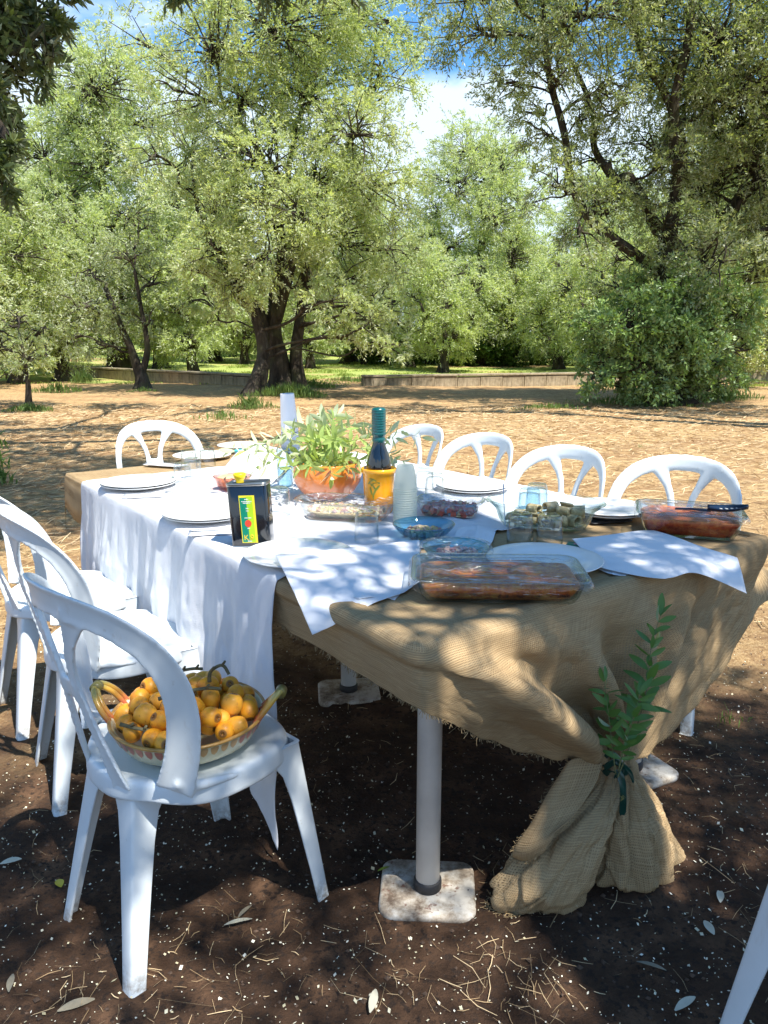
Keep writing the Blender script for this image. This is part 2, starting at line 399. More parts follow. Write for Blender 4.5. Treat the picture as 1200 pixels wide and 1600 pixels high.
n = 2200; x = rng.uniform(-2.2, 2.8, n); y = rng.uniform(.7, 4.2, n)
keep = fbm(x*2.2, y*2.2, 3, 40) > -.05; x, y = x[keep], y[keep]
mb.add(*strips(len(x), x, y, rng.gamma(2.2, .014, len(x))+.008, rng.uniform(.0006, .0016, len(x)), .01, .25))
for cx, cy in [tuple(at(*p, z=0))[:2] for p in ((820, 1350), (570, 1520), (850, 1510), (800, 1550), (1150, 1380), (760, 1530), (300, 1560), (1130, 1190), (130, 1560), (420, 1440))]:
    n = 26; mb.add(*strips(n, rng.normal(cx, .08, n), rng.normal(cy, .07, n), rng.gamma(2.5, .014, n)+.01, rng.uniform(.0007, .0016, n), .012, .3))
n = 34000; y = 2.6+rng.power(1.3, n)*13; x = rng.uniform(-1, 1, n)*(1.5+y*.62)
keep = (fbm(x*1.5, y*1.5, 3, 60)+np.clip((y-3.6)/3, -.4, .5)+.12*np.clip(np.abs(x-.2)-1.4, -1, 2)) > 0; x, y = x[keep], y[keep]
mb.add(*strips(len(x), x, y, rng.uniform(.04, .16, len(x)), .0018+.0006*y*rng.uniform(.5, 1.2, len(x)), .01))
tag(mb.obj('straw_litter', STRAW, smooth=False), kind='stuff')
n = 15000; y = .75+rng.power(1.0, n)*3.3; x = rng.uniform(-1, 1, n)*(.45+y*.75)
keep = fbm(x*1.7, y*1.7, 3, 80)+.16 > rng.uniform(-.05, .30, n); x, y = x[keep], y[keep]; n = len(x)
r = .0009+rng.gamma(2.4, .0006, n); a0 = rng.uniform(0, 6.3, n); V = np.zeros((n, 4, 3)); el = rng.uniform(.5, 1, n); tl = rng.uniform(-.7, .7, (n, 2))
for k in range(4):
    a = a0+k*np.pi/2; rr = r*(el if k % 2 else 1); dx, dy = np.cos(a)*rr, np.sin(a)*rr
    V[:, k, 0] = x+dx; V[:, k, 1] = y+dy; V[:, k, 2] = ground_z(x, y)+.004+dx*tl[:, 0]+dy*tl[:, 1]
tag(MB().add(V.reshape(-1, 3), np.arange(n*4).reshape(-1, 4)).obj('fallen_blossom', PETAL, smooth=False), kind='stuff')
# clods and crumbs of soil
n = 6500; y = .8+rng.power(.9, n)*3.4; x = rng.uniform(-1, 1, n)*(.45+y*.7); r = np.minimum(rng.gamma(1.6, .0018, n)+.0012, .009)
ico = np.array([(1, 0, 0), (-1, 0, 0), (0, 1, 0), (0, -1, 0), (0, 0, 1), (0, 0, -1)], float); of = np.array([(0, 2, 4), (2, 1, 4), (1, 3, 4), (3, 0, 4), (2, 0, 5), (1, 2, 5), (3, 1, 5), (0, 3, 5)])
V = ico[None]*r[:, None, None]*rng.uniform(.6, 1.2, (n, 6, 1)); V[:, :, 0] += x[:, None]; V[:, :, 1] += y[:, None]; V[:, :, 2] = V[:, :, 2]*.7+(ground_z(x, y)+r*.2)[:, None]
SOILC = mat_simple('soil_clods', (.10, .062, .04), .95, .5, 40)
tag(MB().add(V.reshape(-1, 3), (of[None]+(np.arange(n)*6)[:, None, None]).reshape(-1, 3)).obj('soil_crumbs', SOILC, smooth=False), kind='stuff')

# grass
def blades(x, y, h, wd, lean=.4):
    n = len(x); a = rng.uniform(0, 6.28, n); la = rng.uniform(0, 6.28, n); z = ground_z(x, y); ln = np.abs(rng.normal(0, lean, n))*h
    V = np.zeros((n, 4, 3)); c, s = np.cos(a)*wd, np.sin(a)*wd
    mx_, my_ = x+np.cos(la)*ln*.35, y+np.sin(la)*ln*.35
    V[:, 0] = np.stack([x-c, y-s, z-.01], -1); V[:, 1] = np.stack([mx_+c*.8, my_+s*.8, z+h*.6], -1)
    V[:, 2] = np.stack([x+np.cos(la)*ln, y+np.sin(la)*ln, z+h], -1); V[:, 3] = np.stack([mx_-c*.9, my_-s*.9, z+h*.55], -1)
    return V.reshape(-1, 3), np.arange(n*4).reshape(-1, 4)
GRASS = mat_leaf('grass_blades', (.26, .36, .08), (.3, .38, .1), (.42, .38, .15), .3, .6)
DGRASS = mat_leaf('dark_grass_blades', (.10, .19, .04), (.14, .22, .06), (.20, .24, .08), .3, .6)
mb = MB(); md = MB()
def patch(m_, cx, cy, rx, ry, n, h, wd, lean=.4):
    a = rng.uniform(0, 6.28, n); q = rng.uniform(0, 1, n)**.8*(1+.35*np.sin(a*3+cx*7)+.2*np.sin(a*5+cy*3)); m_.add(*blades(cx+np.cos(a)*q*rx, cy+np.sin(a)*q*ry, rng.uniform(.5, 1.1, n)*h*np.clip(1.15-q*.7, .15, 1.2), wd, lean))
for i in range(230):
    y = rng.uniform(22, 50); x = rng.uniform(-.55, .55)*y
    if -1 < x < 6 and y < 23.5: continue
    patch(mb, x, y, rng.uniform(.6, 1.9), rng.uniform(.4, 1), 170, rng.uniform(.05, .13), .012+.0006*y)
for px, py, rx, n, h in ((455, 622, .9, 900, .34), (392, 636, .45, 260, .32), (350, 655, .5, 90, .2), (490, 608, .8, 500, .22), (90, 612, .7, 300, .3), (130, 600, .4, 200, .5), (45, 640, .5, 350, .16), (860, 640, .8, 250, .12), (985, 632, 1.3, 500, .22), (1130, 625, .9, 500, .35), (225, 616, .4, 120, .12), (570, 600, .5, 200, .25), (540, 598, .7, 300, .2)):
    p = at(px, py, z=0); patch(md, p.x, p.y, rx, rx*.45, n, h, .012)
for px, py in ((8, 730), (5, 700), (12, 758)):
    p = at(px, py, z=0); patch(md, p.x-.15, p.y, .2, .16, 90, .24, .016, .6)
for px, py in ((1140, 1130), (520, 690), (330, 660), (1000, 700)):
    p = at(px, py, z=0); patch(md, p.x, p.y, .08, .05, 18, .05, .003, .7)
tag(mb.obj('grass', GRASS, smooth=False), kind='stuff'); tag(md.obj('tree_foot_grass', DGRASS, smooth=False), kind='stuff')

# ------------------------------------------------------------------ low concrete walls
def mat_conc():
    m = NB('weathered_concrete', .9, .2); n = m.noise(6, 7, .65); st = m.noise(9, 5, .7, sc=(1, 1, .12))
    c = m.ramp(n, [(.3, (.20, .16, .10)), (.7, (.42, .35, .24))]); c = m.mix(m.math('MULTIPLY', m.ramp(st, [(.5, 0), (.66, 1)]), .6), c, (.09, .07, .045))
    m.col(c); m.bump(n, .5, .02); return m.m
CONC = mat_conc()
def low_wall(p0, p1, n, h, label, xt=.28):
    d = Vector((p1.x-p0.x, p1.y-p0.y, 0)); L = d.length; a = math.atan2(d.y, d.x)
    t_ = thing('low_wall', label, 'wall', (p0.x, p0.y, gz((p0.x+p1.x)/2, (p0.y+p1.y)/2)), a)
    step = L/n; me = None
    for k in range(n):
        hh = h*rng.uniform(.96, 1.03)
        o = MB().add(*box(.003, step-.005, -xt/2+rng.uniform(-.012, .012), xt/2, -.3, hh)).obj('concrete_block', CONC, t_, False); o.location.x = k*step; bevel(o, .014, 2)
    m_ = max(2, n//4); st2 = L/m_
    for k in range(m_):
        o = MB().add(*box(.004, st2-.008, -xt/2-.03, xt/2+.03, h*1.035, h*1.035+.055)).obj('coping_slab', CONC, t_, False); o.location.x = k*st2; bevel(o, .012, 2)
    return t_
low_wall(at(566, 606, z=0), at(1215, 595, z=0), 20, .30, 'long low concrete wall behind the straw clearing, running right behind the big bush')
low_wall(at(112, 589, z=0), at(408, 607, z=0), 20, .30, 'low concrete wall at the left, ending at the big central olive')

# ------------------------------------------------------------------ trees
def leaf_cloud(cl, cr_, ntw, nlf, L=.09, Wd=.022, droop=.5, up=.25, seed=0, outc=None, tl=(.5, 1.1)):
    """cl (n,3) cluster centres, cr_ radii -> leaf quads and twig tubes"""
    g_ = np.random.default_rng(seed); n = len(cl)*ntw
    C = np.repeat(cl, ntw, 0); rr = np.repeat(cr_, ntw)
    d = g_.normal(0, 1, (n, 3)); d /= np.linalg.norm(d, axis=1)[:, None]
    if outc is not None:
        o = C-np.repeat(outc, ntw, 0); o /= np.linalg.norm(o, axis=1)[:, None]+1e-6; d = d+o*.7
    d[:, 2] += up; d /= np.linalg.norm(d, axis=1)[:, None]
    s = C+g_.normal(0, .22, (n, 3))*rr[:, None]; TL = rr*g_.uniform(tl[0], tl[1], n)
    ts = np.linspace(.12, 1, nlf)[None]+g_.uniform(-.03, .03, (n, nlf))
    dr = g_.uniform(.2, 1.0, n)*droop
    P = s[:, None]+d[:, None]*(ts*TL[:, None])[..., None]; P[..., 2] -= (ts**2)*(dr*TL)[:, None]
    tan = d[:, None]-np.array([0, 0, 1.])*(2*ts*dr[:, None])[..., None]; tan /= np.linalg.norm(tan, axis=2)[..., None]
    m = n*nlf; P = P.reshape(m, 3); tan = tan.reshape(m, 3)
    rv = g_.normal(0, 1, (m, 3)); side = np.cross(tan, rv); side /= np.linalg.norm(side, axis=1)[:, None]+1e-9
    ld = tan*.75+side*.8; ld /= np.linalg.norm(ld, axis=1)[:, None]
    lw = np.cross(ld, tan+g_.normal(0, .5, (m, 3))); lw /= np.linalg.norm(lw, axis=1)[:, None]+1e-9
    LL = L*g_.uniform(.6, 1.15, m)[:, None]; WW = Wd*g_.uniform(.7, 1.2, m)[:, None]
    V = np.stack([P, P+ld*LL*.45+lw*WW*.5, P+ld*LL, P+ld*LL*.45-lw*WW*.5], 1)
    k = n//4; q = np.array([0, .5, 1.]); TP = s[:k, None]+d[:k, None]*(q[None]*TL[:k, None])[..., None]; TP[..., 2] -= (q[None]**2)*(dr*TL)[:k, None]
    TR = np.repeat(np.array([[.007, .005, .002]]), k, 0)
    return V.reshape(-1, 3), np.arange(m*4).reshape(-1, 4), TP, TR
def wig(p0, p1, k, amp, g_, sag=0.):
    p0 = np.array(p0, float); p1 = np.array(p1, float); t_ = np.linspace(0, 1, k)[:, None]; P = p0+(p1-p0)*t_
    L = np.linalg.norm(p1-p0); o = g_.normal(0, amp*L, (k, 3)); o[0] = 0; o[-1] = 0; P = P+o; P[:, 2] += (t_[:, 0]*(1-t_[:, 0]))*sag*L; return smooth_path(P, 4)
def knotty(P, r, sides, g_, lobes=.18):
    """tube with a fluted, lumpy skin for old trunks"""
    V, F, *c = tube(P, r, sides); P = np.asarray(P); n = len(P); V = V.reshape(n, sides, 3); th = np.arange(sides)/sides*2*np.pi
    ph = g_.uniform(0, 6, 3); tt = np.linspace(0, 1, n)[:, None]
    f = 1+lobes*(np.sin(th*3+ph[0]+tt*2)+.6*np.sin(th*5+ph[1]-tt*3)+.5*np.sin(th*9+ph[2]+tt*9))*.5+g_.normal(0, lobes*.16, (n, sides))
    V = P[:, None]+(V-P[:, None])*f[..., None]; return (V.reshape(-1, 3), F, *c)
def olive_tree(label, base, stems, lobes, seed, leafmat, ncl=18, ntw=11, nlf=13, L=.10, Wd=.024, group=None, fill=.5, droop=.55, name='olive_tree', sides=14, limbr=.10, cat='tree'):
    """stems: list of (points, r0, r1); lobes: list of (centre, radius, density)"""
    g_ = np.random.default_rng(seed); base = np.array(base, float)
    root = thing(name, label, cat, tuple(base), 0, group)
    tm = MB(); nodes = []
    for pts, r0, r1 in stems:
        P = smooth_path(np.array(pts, float)-base, 6); r = np.linspace(0, 1, len(P)); rad = r0+(r1-r0)*r**.75
        if P[0][2] < .3: rad = rad*(1+.55*np.exp(-np.maximum(P[:, 2], 0)/.28))
        tm.add(*knotty(P, rad, sides, g_, .2 if r0 > .12 else .1))
        nodes += [(P[i], rad[i]) for i in range(len(P)//3, len(P))]
    NP_ = np.array([q[0] for q in nodes]); NR = np.array([q[1] for q in nodes])
    LV = MB(); bt = []; 
    for lc, lr, dens in lobes:
        lc = np.array(lc, float)-base
        # limb from the nearest lower node to the lobe
        cost = np.linalg.norm(NP_-lc, axis=1)+np.maximum(NP_[:, 2]-lc[2]+.2, 0)*1.5; i = int(np.argmin(cost))
        w_ = wig(NP_[i], lc, 5, .05, g_, .06); r0 = min(NR[i]*.7, limbr*min(1, lr)**1.6); tm.add(*tube(w_, np.linspace(r0, .025, len(w_)), 6, False))
        n = max(3, int(ncl*dens*(lr/1.2)**2)); d = g_.normal(0, 1, (n, 3)); d /= np.linalg.norm(d, axis=1)[:, None]
        q = lr*(fill+(1-fill)*g_.uniform(0, 1, n))[:, None]; cc = lc+d*q*np.array([1, 1, .85])
        j = g_.integers(len(w_)//2, len(w_), n); s0 = w_[j]; mid = (s0+cc)/2+g_.normal(0, .08, (n, 3)); mid[:, 2] += .06
        bt.append(np.stack([s0, (s0+mid)/2+g_.normal(0, .03, (n, 3)), mid, (mid+cc)/2, cc], 1))
        V, F, TP, TR = leaf_cloud(cc, g_.uniform(.35, .6, n)*min(1, lr/.8), ntw, nlf, L, Wd, droop, .25, int(g_.integers(1e9)), np.repeat(lc[None], n, 0))
        LV.add(V, F); v2, f2 = batch_tubes(TP, TR, 3); tm.add(v2, f2)
    B = np.concatenate(bt); v, f = batch_tubes(B, np.repeat(np.array([[.022, .018, .014, .011, .007]]), len(B), 0), 4); tm.add(v, f)
    tm.obj('trunk', BARK, root); LV.obj('crown', leafmat, root, smooth=False)
    return root
def L_at(lst, Y, seed, jit=1.6, dens=1):
    g_ = np.random.default_rng(seed); out = []
    for e in lst:
        y = Y+g_.uniform(-jit, jit)
        out.append((np.array(at(e[0], e[1], Y=y)), e[2], (e[3] if len(e) > 3 else 1)*dens))
    return out
def W(pts, Y): return [tuple(at(p[0], p[1], Y=Y+(p[2] if len(p) > 2 else 0))) for p in pts]

# the big olive in the middle
Yc = 18.6
b = at(440, 612, Y=Yc); b.z = gz(b.x, b.y)
lob = L_at([(330, 60, 1.3, .8), (430, 40, 1.5), (530, 60, 1.35), (596, 110, .9), (270, 140, .9, .55), (380, 150, 1.4), (490, 150, 1.4), (560, 210, 1.1), (300, 240, 1.1), (400, 250, 1.3), (500, 280, 1.3), (590, 290, 1.1), (340, 330, .9), (420, 350, 1.15), (530, 370, 1.2), (610, 390, .9), (350, 420, .75), (440, 420, .8), (560, 440, .8), (618, 470, .6), (570, 510, .5, .7), (400, -50, 1.5), (510, -60, 1.5), (300, -30, 1.0, .7), (600, 30, 1.0, .9), (300, 470, .4, .7), (340, 500, .35, .6), (215, 60, .8, .5), (235, 250, .7, .6), (500, 470, .6, .6)], Yc, 3, 1.9)+L_at([(370, 440, .6), (420, 395, .8), (480, 430, .6), (520, 470, .55), (545, 525, .4), (330, 380, .7), (300, 420, .5), (455, 330, .9), (385, 320, .9), (500, 350, .8), (590, 510, .5), (625, 540, .35), (560, 490, .5), (400, 455, .35)], Yc-1.7, 4, .4)
b_ = tuple(b)
olive_tree('large old olive with split dark trunk and tall silvery crown, centre of the clearing', b_,
    [([b_]+W([(436, 560), (428, 520), (432, 450), (440, 390), (425, 300), (395, 220), (350, 165)], Yc), .27, .04),
     ([(b_[0]+.42, b_[1]+.1, b_[2]-.1)]+W([(462, 555, .1), (470, 490, .2), (480, 410, .3), (500, 320, .3), (540, 230, .4)], Yc), .19, .04),
     ([tuple(at(393, 630, Y=Yc-1.0))]+W([(405, 590, -.9), (412, 550, -.6), (402, 500, -.5), (385, 465, -.5), (366, 430, -.6)], Yc), .20, .09),
     (W([(418, 530), (400, 480, -.2), (375, 468, -.4), (350, 420, -.3), (310, 330, 0), (300, 240, .2)], Yc), .18, .03),
     (W([(432, 500), (452, 430, -.3), (468, 330, -.5), (450, 270, -.5), (470, 150, -.3), (420, 60, 0)], Yc), .13, .03)],
    lob, 11, OLIVE_PALE, ncl=38, ntw=13, nlf=14, L=.102, Wd=.028)
# the big olive on the right
Yr = 16.6
b = at(1048, 640, Y=Yr); b.z = gz(b.x, b.y); b_ = tuple(b)
lob = L_at([(745, 45, .85, .9), (820, 10, 1.1), (790, 130, .55, .9), (822, 175, .5, .9), (800, 85, .6, .9), (905, 185, .5, .8), (985, 160, .6, .8), (975, 300, .55, .8), (920, 20, 1.2), (1030, 20, 1.3), (1130, 60, 1.5), (1200, 130, 1.5), (865, 120, .75, .85), (955, 130, .8, .8), (1090, 170, 1.3), (1180, 250, 1.4), (845, 200, .6, .8), (930, 250, .75, .7), (1010, 230, .8, .85), (1100, 300, 1.2), (1190, 350, 1.3), (862, 290, .6, .9), (950, 335, .7, .9), (1040, 350, .8, 1.0), (1130, 410, .9), (905, 370, .55, .8), (990, 410, .6, .8), (1300, 200, 1.9), (1150, 120, 1.2), (1060, 90, .9), (1150, 200, 1.0), (1060, 250, .7), (1300, 30, 1.9), (860, -70, 1.2), (980, -90, 1.5), (1120, -70, 1.7), (1260, 360, 1.2), (1200, 430, .8), (960, 450, .5, .8), (720, -20, .9, .8), (1080, 440, .6)], Yr, 8, 1.7)
olive_tree('tall olive with bare dark limbs fanning up, behind the big round bush at the right', b_,
    [([b_]+W([(1046, 560), (1045, 480), (1045, 430), (1040, 380)], Yr), .44, .26),
     (W([(1048, 440), (990, 395, -.2), (925, 345, -.3), (895, 290, -.3), (882, 210, -.4), (858, 120, -.4), (850, 40, -.5), (845, -30, -.5)], Yr), .13, .035),
     (W([(1044, 400), (1010, 330, .1), (968, 285, .1), (930, 235, .2), (925, 170, .2), (880, 60, .4), (865, -30, .4)], Yr), .12, .03),
     (W([(1020, 345), (985, 280, -.2), (960, 285, -.2), (948, 255, -.3)], Yr), .12, .08),
     (W([(1045, 390), (1055, 300, -.3), (1065, 230, -.4), (1040, 150, -.3), (1000, 80, -.3), (985, -20, -.2)], Yr), .15, .04),
     (W([(1060, 270, -.4), (1052, 170, -.6), (1075, 60, -.8), (1085, -40, -.8)], Yr), .13, .05),
     (W([(1050, 420), (1110, 370, .2), (1165, 300, .3), (1215, 255, .3), (1300, 120, .3)], Yr), .22, .06)],
    lob, 12, OLIVE, ncl=36, ntw=13, nlf=13, L=.10, Wd=.028, limbr=.045)
# small olive at the left with a thin bent trunk
Ys = 19.8
b = at(224, 617, Y=Ys); b.z = gz(b.x, b.y); b_ = tuple(b)
lob = L_at([(140, 420, .75), (200, 400, .8), (240, 440, .65), (120, 480, .75), (180, 480, .8), (235, 500, .5, .8), (150, 535, .5, .7), (110, 530, .4, .7), (215, 360, .5)], Ys, 4, .7)
olive_tree('small dark rounded olive on a thin bent trunk, in front of the left wall', b_,
    [([b_]+W([(222, 590), (212, 565), (205, 545), (185, 500), (165, 450)], Ys), .17, .05), (W([(221, 585), (230, 550), (228, 520), (220, 480), (210, 420)], Ys), .10, .04)],
    lob, 13, OLIVE, ncl=34, ntw=10, nlf=11, L=.11, Wd=.03)
# pale sapling, far left
Ys = 14.6
b = at(45, 637, z=0); Ys = b.y; b.z = gz(b.x, b.y); b_ = tuple(b)
lob = L_at([(25, 500, .42), (60, 520, .4), (0, 540, .45), (45, 560, .35), (75, 555, .28), (10, 585, .3), (-25, 510, .45)], Ys, 5, .4)
olive_tree('young pale olive sapling at the left edge with foliage near the ground', b_, [([b_]+W([(44, 600), (38, 560), (30, 520)], Ys), .06, .02)], lob, 14, OLIVE_PALE, ncl=70, ntw=9, nlf=10, L=.085, Wd=.022, limbr=.03)

# three grown crowns to copy through the grove behind
def generic(label, seed, H, rx, mat, nl, lean=0., ncl=20, low=.28):
    g_ = np.random.default_rng(seed); lobes = []
    for i in range(nl):
        z = H*(low+(.92-low)*((i+.5)/nl)); f = math.sin(math.pi*min(1, (z/H-low+.12)/(1.1-low)))**.6
        a = i*2.4+g_.uniform(-.3, .3); q = rx*f*math.sqrt(g_.uniform(.15, 1))*.75
        lobes.append((np.array([q*math.cos(a)+lean*z, q*math.sin(a), z]), H*.135*g_.uniform(.85, 1.25), 1))
    st = [([(0, 0, -.2), (.05, .03, .5), (.15, 0, H*.2), (.1+lean*2, .1, H*.4), (lean*H*.6, -.1, H*.62), (lean*H*.8, 0, H*.8)], .05*H, .05),
          ([(.1, 0, H*.12), (-.3, .1, H*.26), (-rx*.35, -.1, H*.42), (-rx*.5, 0, H*.58)], .03*H, .04),
          ([(.12, 0, H*.15), (.5, -.1, H*.28), (rx*.4, .1, H*.42), (rx*.5, 0, H*.6)], .03*H, .04)]
    return olive_tree(label, (0, 0, 0), st, lobes, seed, mat, ncl=ncl, ntw=11, nlf=12, L=.135, Wd=.038, sides=10)
GA = generic('tall', 21, 10.5, 4.0, OLIVE_PALE, 28, .02, 21, .16)
GB = generic('broad', 22, 8.0, 3.8, OLIVE_PALE, 24, -.03, 23, .16)
GC = generic('small', 23, 4.6, 2.1, OLIVE_PALE, 15, .03, 50, .2)
first = {id(GA): True, id(GB): True, id(GC): True}
def put(G, px, Y, rz, sc, label, szx=1.):
    x = (px-600)/FPX*(Y*math.cos(PITCH)); loc = (x, Y, gz(x, Y)-.05); scl = (sc*szx, sc*szx, sc)
    if first.pop(id(G), False): G.location = loc; G.rotation_euler.z = rz; G.scale = scl; G['label'] = label; G['group'] = 'olive trees of the grove behind'; return G
    return dup(G, loc, rz, label, 'olive trees of the grove behind', scl)
for a in [
    (GA, 745, 37, .3, 1.02, 'tall pale olive rising alone in the gap of sky between the two big olives'),
    (GA, 70, 34, 2.0, .9, 'pale tall olive behind the small dark olive at the left'),
    (GA, 185, 29, 4.1, 1.08, 'highest pale olive left of the central one, sky showing between its boughs'),
    (GA, -90, 27, 1.1, .85, 'tall olive half cut off by the left edge of the view'),
    (GA, 330, 40, 5.3, .95, 'olive standing right behind the crown of the big central one, to its left'),
    (GA, 545, 38, .9, .90, 'olive filling the gap right of the central trunk'),
    (GA, 930, 44, 3.0, .98, 'far olive seen between the limbs of the tall right olive'),
    (GA, 1130, 33, 2.6, .95, 'tall pale olive behind the right edge of the big bush'),
    (GA, 1330, 26, 5.9, 1.1, 'tall olive beyond the right edge of the view'),
    (GB, 90, 24.5, .4, .72, 'olive with a thick leaning trunk at the left, at the start of the low wall'),
    (GB, 640, 34, 2.2, .72, 'broad olive whose boughs hang over the right wall corner'),
    (GB, 800, 41, 4.4, .86, 'broad olive in front of the hedge, below the sky gap'),
    (GB, 250, 33, 3.3, .85, 'broad olive behind the thin bent trunk'),
    (GB, 1010, 30, .8, .82, 'broad olive just behind the big bush'),
    (GB, 1210, 25, 1.9, .85, 'broad low olive at the right edge behind the bush'),
    (GB, -120, 21, 3.9, .95, 'broad olive outside the left edge'),
    (GB, 470, 44, 5.0, .9, 'far broad olive seen past the central trunk'),
    (GC, 692, 31, .5, 1.0, 'small round olive in front of the hedge, with a thin trunk above the wall'),
    (GC, 875, 33, 1.9, 1.02, 'small olive above the wall just left of the big bush'),
    (GC, 572, 37, 3.1, 1.0, 'small olive with a dark twin trunk right of the central olive'),
    (GC, 485, 33, 4.0, .95, 'small olive whose trunk shows just right of the central trunk'),
    (GC, 790, 36, 5.2, .95, 'small pale olive in the middle of the hedge'),
    (GC, 300, 28, 2.7, 1.0, 'small olive in the grass between the bent trunk and the central olive'),
    (GC, 20, 23, 5.7, .95, 'small olive behind the sapling at the left edge'),
    (GC, 380, 38, 1.0, 1.05, 'small far olive behind the split of the central trunk'),
    (GC, 940, 27, 3.6, .95, 'small olive between the wall and the limbs of the right olive'),
    (GC, 1165, 21, 2.9, .8, 'small olive poking out right of the big bush')]:
    put(*a)
# far rows closing the view: too distant to tell one tree from the next
g_ = np.random.default_rng(6); cl = []; cr0 = []
for i in range(900):
    y = g_.uniform(54, 78); x = g_.uniform(-.72, .72)*y; hmax = 7.5+3.0*math.sin(x*.35+y*.2)+g_.uniform(-1.5, 1)
    z = gz(x, y)+1.2+(hmax-1.2)*g_.uniform(0, 1)**.8; cl.append((x, y, z)); cr0.append(1.3)
V, F, TP, TRR = leaf_cloud(np.array(cl), np.array(cr0), 9, 9, .34, .15, .4, .3, 5)
tag(MB().add(V, F).obj('distant_grove', OLIVE_PALE, smooth=False), kind='stuff')

# bushes
def bush(label, base, lobes, seed, mat, ncl, L, Wd, name='bush', group=None, ntw=10, nlf=10):
    g_ = np.random.default_rng(seed); base = np.array(base, float)
    st = [([tuple(base+np.array([q*.2, 0, -.1])), tuple(base+np.array([q*.3, q*.1, .5])), tuple(base+np.array([q*.6, -q*.1, 1.0]))], .05, .02) for q in (-1.2, -.4, .5, 1.2)]
    return olive_tree(label, base, st, lobes, seed, mat, ncl=ncl, ntw=ntw, nlf=nlf, L=L, Wd=Wd, fill=.45, droop=.25, name=name, group=group, sides=6, limbr=.03, cat='bush')
Yb = 15.6; b = at(1030, 632, Y=Yb); b.z = gz(b.x, b.y)
lob = L_at([(945, 560, .52), (1000, 570, .6), (1060, 575, .6), (1115, 565, .5), (930, 510, .48), (985, 505, .6), (1050, 500, .62), (1115, 500, .55), (1160, 545, .4, .8), (965, 600, .42), (1030, 605, .45), (1090, 600, .42), (1000, 460, .5), (1070, 455, .55), (1130, 450, .5), (925, 590, .32), (1160, 480, .45), (1010, 545, .6), (1070, 540, .6), (1140, 595, .3, .7)], Yb, 31, .75)
bush('big dense green bush reaching the ground at the foot of the tall right olive', tuple(b), lob, 41, BUSHL, 95, .105, .046)
HB = bush('hedge', (0, 0, 0), [(np.array(p), r_, 1) for p, r_ in (((-1.4, 0, .9), .8), ((-.5, .2, 1.2), .9), ((.5, -.1, 1.1), .9), ((1.4, .1, .8), .8), ((0, 0, .5), .8), ((-1, .1, 1.6), .6), ((.8, 0, 1.6), .6))], 42, HEDGEL, 34, .16, .08, group='bushes of the dark hedge at the far side')
f1 = True
for i, px in enumerate((592, 632, 672, 712, 755, 798, 842, 886, 930, 540, 340, 160)):
    Y = (37 if px > 560 else 47)+rng.uniform(-1.5, 1.5); x = (px-600)/FPX*Y*.975; loc = (x, Y, gz(x, Y)-.1); sc = rng.uniform(.62, .85) if px > 560 else rng.uniform(.95, 1.35); lb = ('first second third fourth fifth sixth seventh eighth ninth tenth eleventh twelfth'.split()[sorted((592, 632, 672, 712, 755, 798, 842, 886, 930, 540, 340, 160)).index(px)])+' bush from the left in the dark green hedge at the far side'
    if f1: HB.location = loc; HB.scale = (sc,)*3; HB['label'] = lb; f1 = False
    else: dup(HB, loc, rng.uniform(0, 6), lb, None, sc)

# the shade tree above the camera: trunk behind, boughs overhead, one bough hanging into view at the upper left
lobes = []
g_ = np.random.default_rng(77)
def shade(cx, cy, z, r_, d): lobes.append((np.array([cx, cy, z], float), r_, d))
SH = []   # crown parts listed by the spot of ground they shade (ground x, y, height, radius, density)
for sxx, syy, z, r_, d in ((-.25, 2.0, 4.2, .48, 1.7), (-.72, 1.86, 4.2, .38, 2.2), (-1.2, 1.62, 4.3, .38, 2.0), (-.95, .95, 4.4, .4, 1.8), (.6, 1.12, 4.3, .34, 1.7), (1.25, 1.2, 4.4, .4, 1.6), (-.2, 1.1, 4.3, .22, 1.5), (.9, 1.6, 4.3, .65, 1.7), (1.7, 1.7, 4.6, .7, 1.7), (-.9, 1.3, 4.3, .7, .9), (-1.8, 1.2, 4.6, .6, 1.7), (-.1, .7, 4.6, .6, 1.4), (1.1, .7, 4.6, .8, .9), (2.1, 1.0, 4.8, .8, 1.4), (-1.2, .3, 4.8, .8, 1.4), (-2.2, .6, 5, .8, 1.4), (.5, -.2, 4.8, .9, 1.4), (1.8, 0, 5, .9, 1.4), (.3, 2.15, 4.3, .45, 1.4), (1.3, 2.2, 4.4, .45, 1.4), (2.6, 1.9, 5, .7, 1.4), (-.25, 2.42, 4.3, .32, 1.9), (.4, 2.5, 4.3, .36, 1.9), (1.0, 2.5, 4.4, .38, 1.9), (1.6, 2.4, 4.5, .4, 1.9), (.85, 2.85, 4.5, .22, 1.9), (2.2, 2.3, 4.7, .4, 1.4), (-3.0, 4.6, 5.3, .5, 1.9), (-1.6, 6.4, 5.8, .6, 1.9),
        (-3.2, 5.6, 5.4, 1.0, 2.4), (-2.3, 6.2, 5.6, 1.0, 2.4), (-3.9, 7.0, 5.8, 1.25, 2.4), (-2.6, 7.6, 6, 1.12, 2.4), (-1.2, 7.4, 6, 0.88, 2.2), (-4.6, 5.6, 5.6, 1.12, 2.4), (-5.6, 7.2, 5.8, 1.25, 2.4), (-5.5, 4.6, 5.6, 1.0, 2.2)):
    shade(sxx+S.x/S.z*z, syy+S.y/S.z*z, z, r_, d)
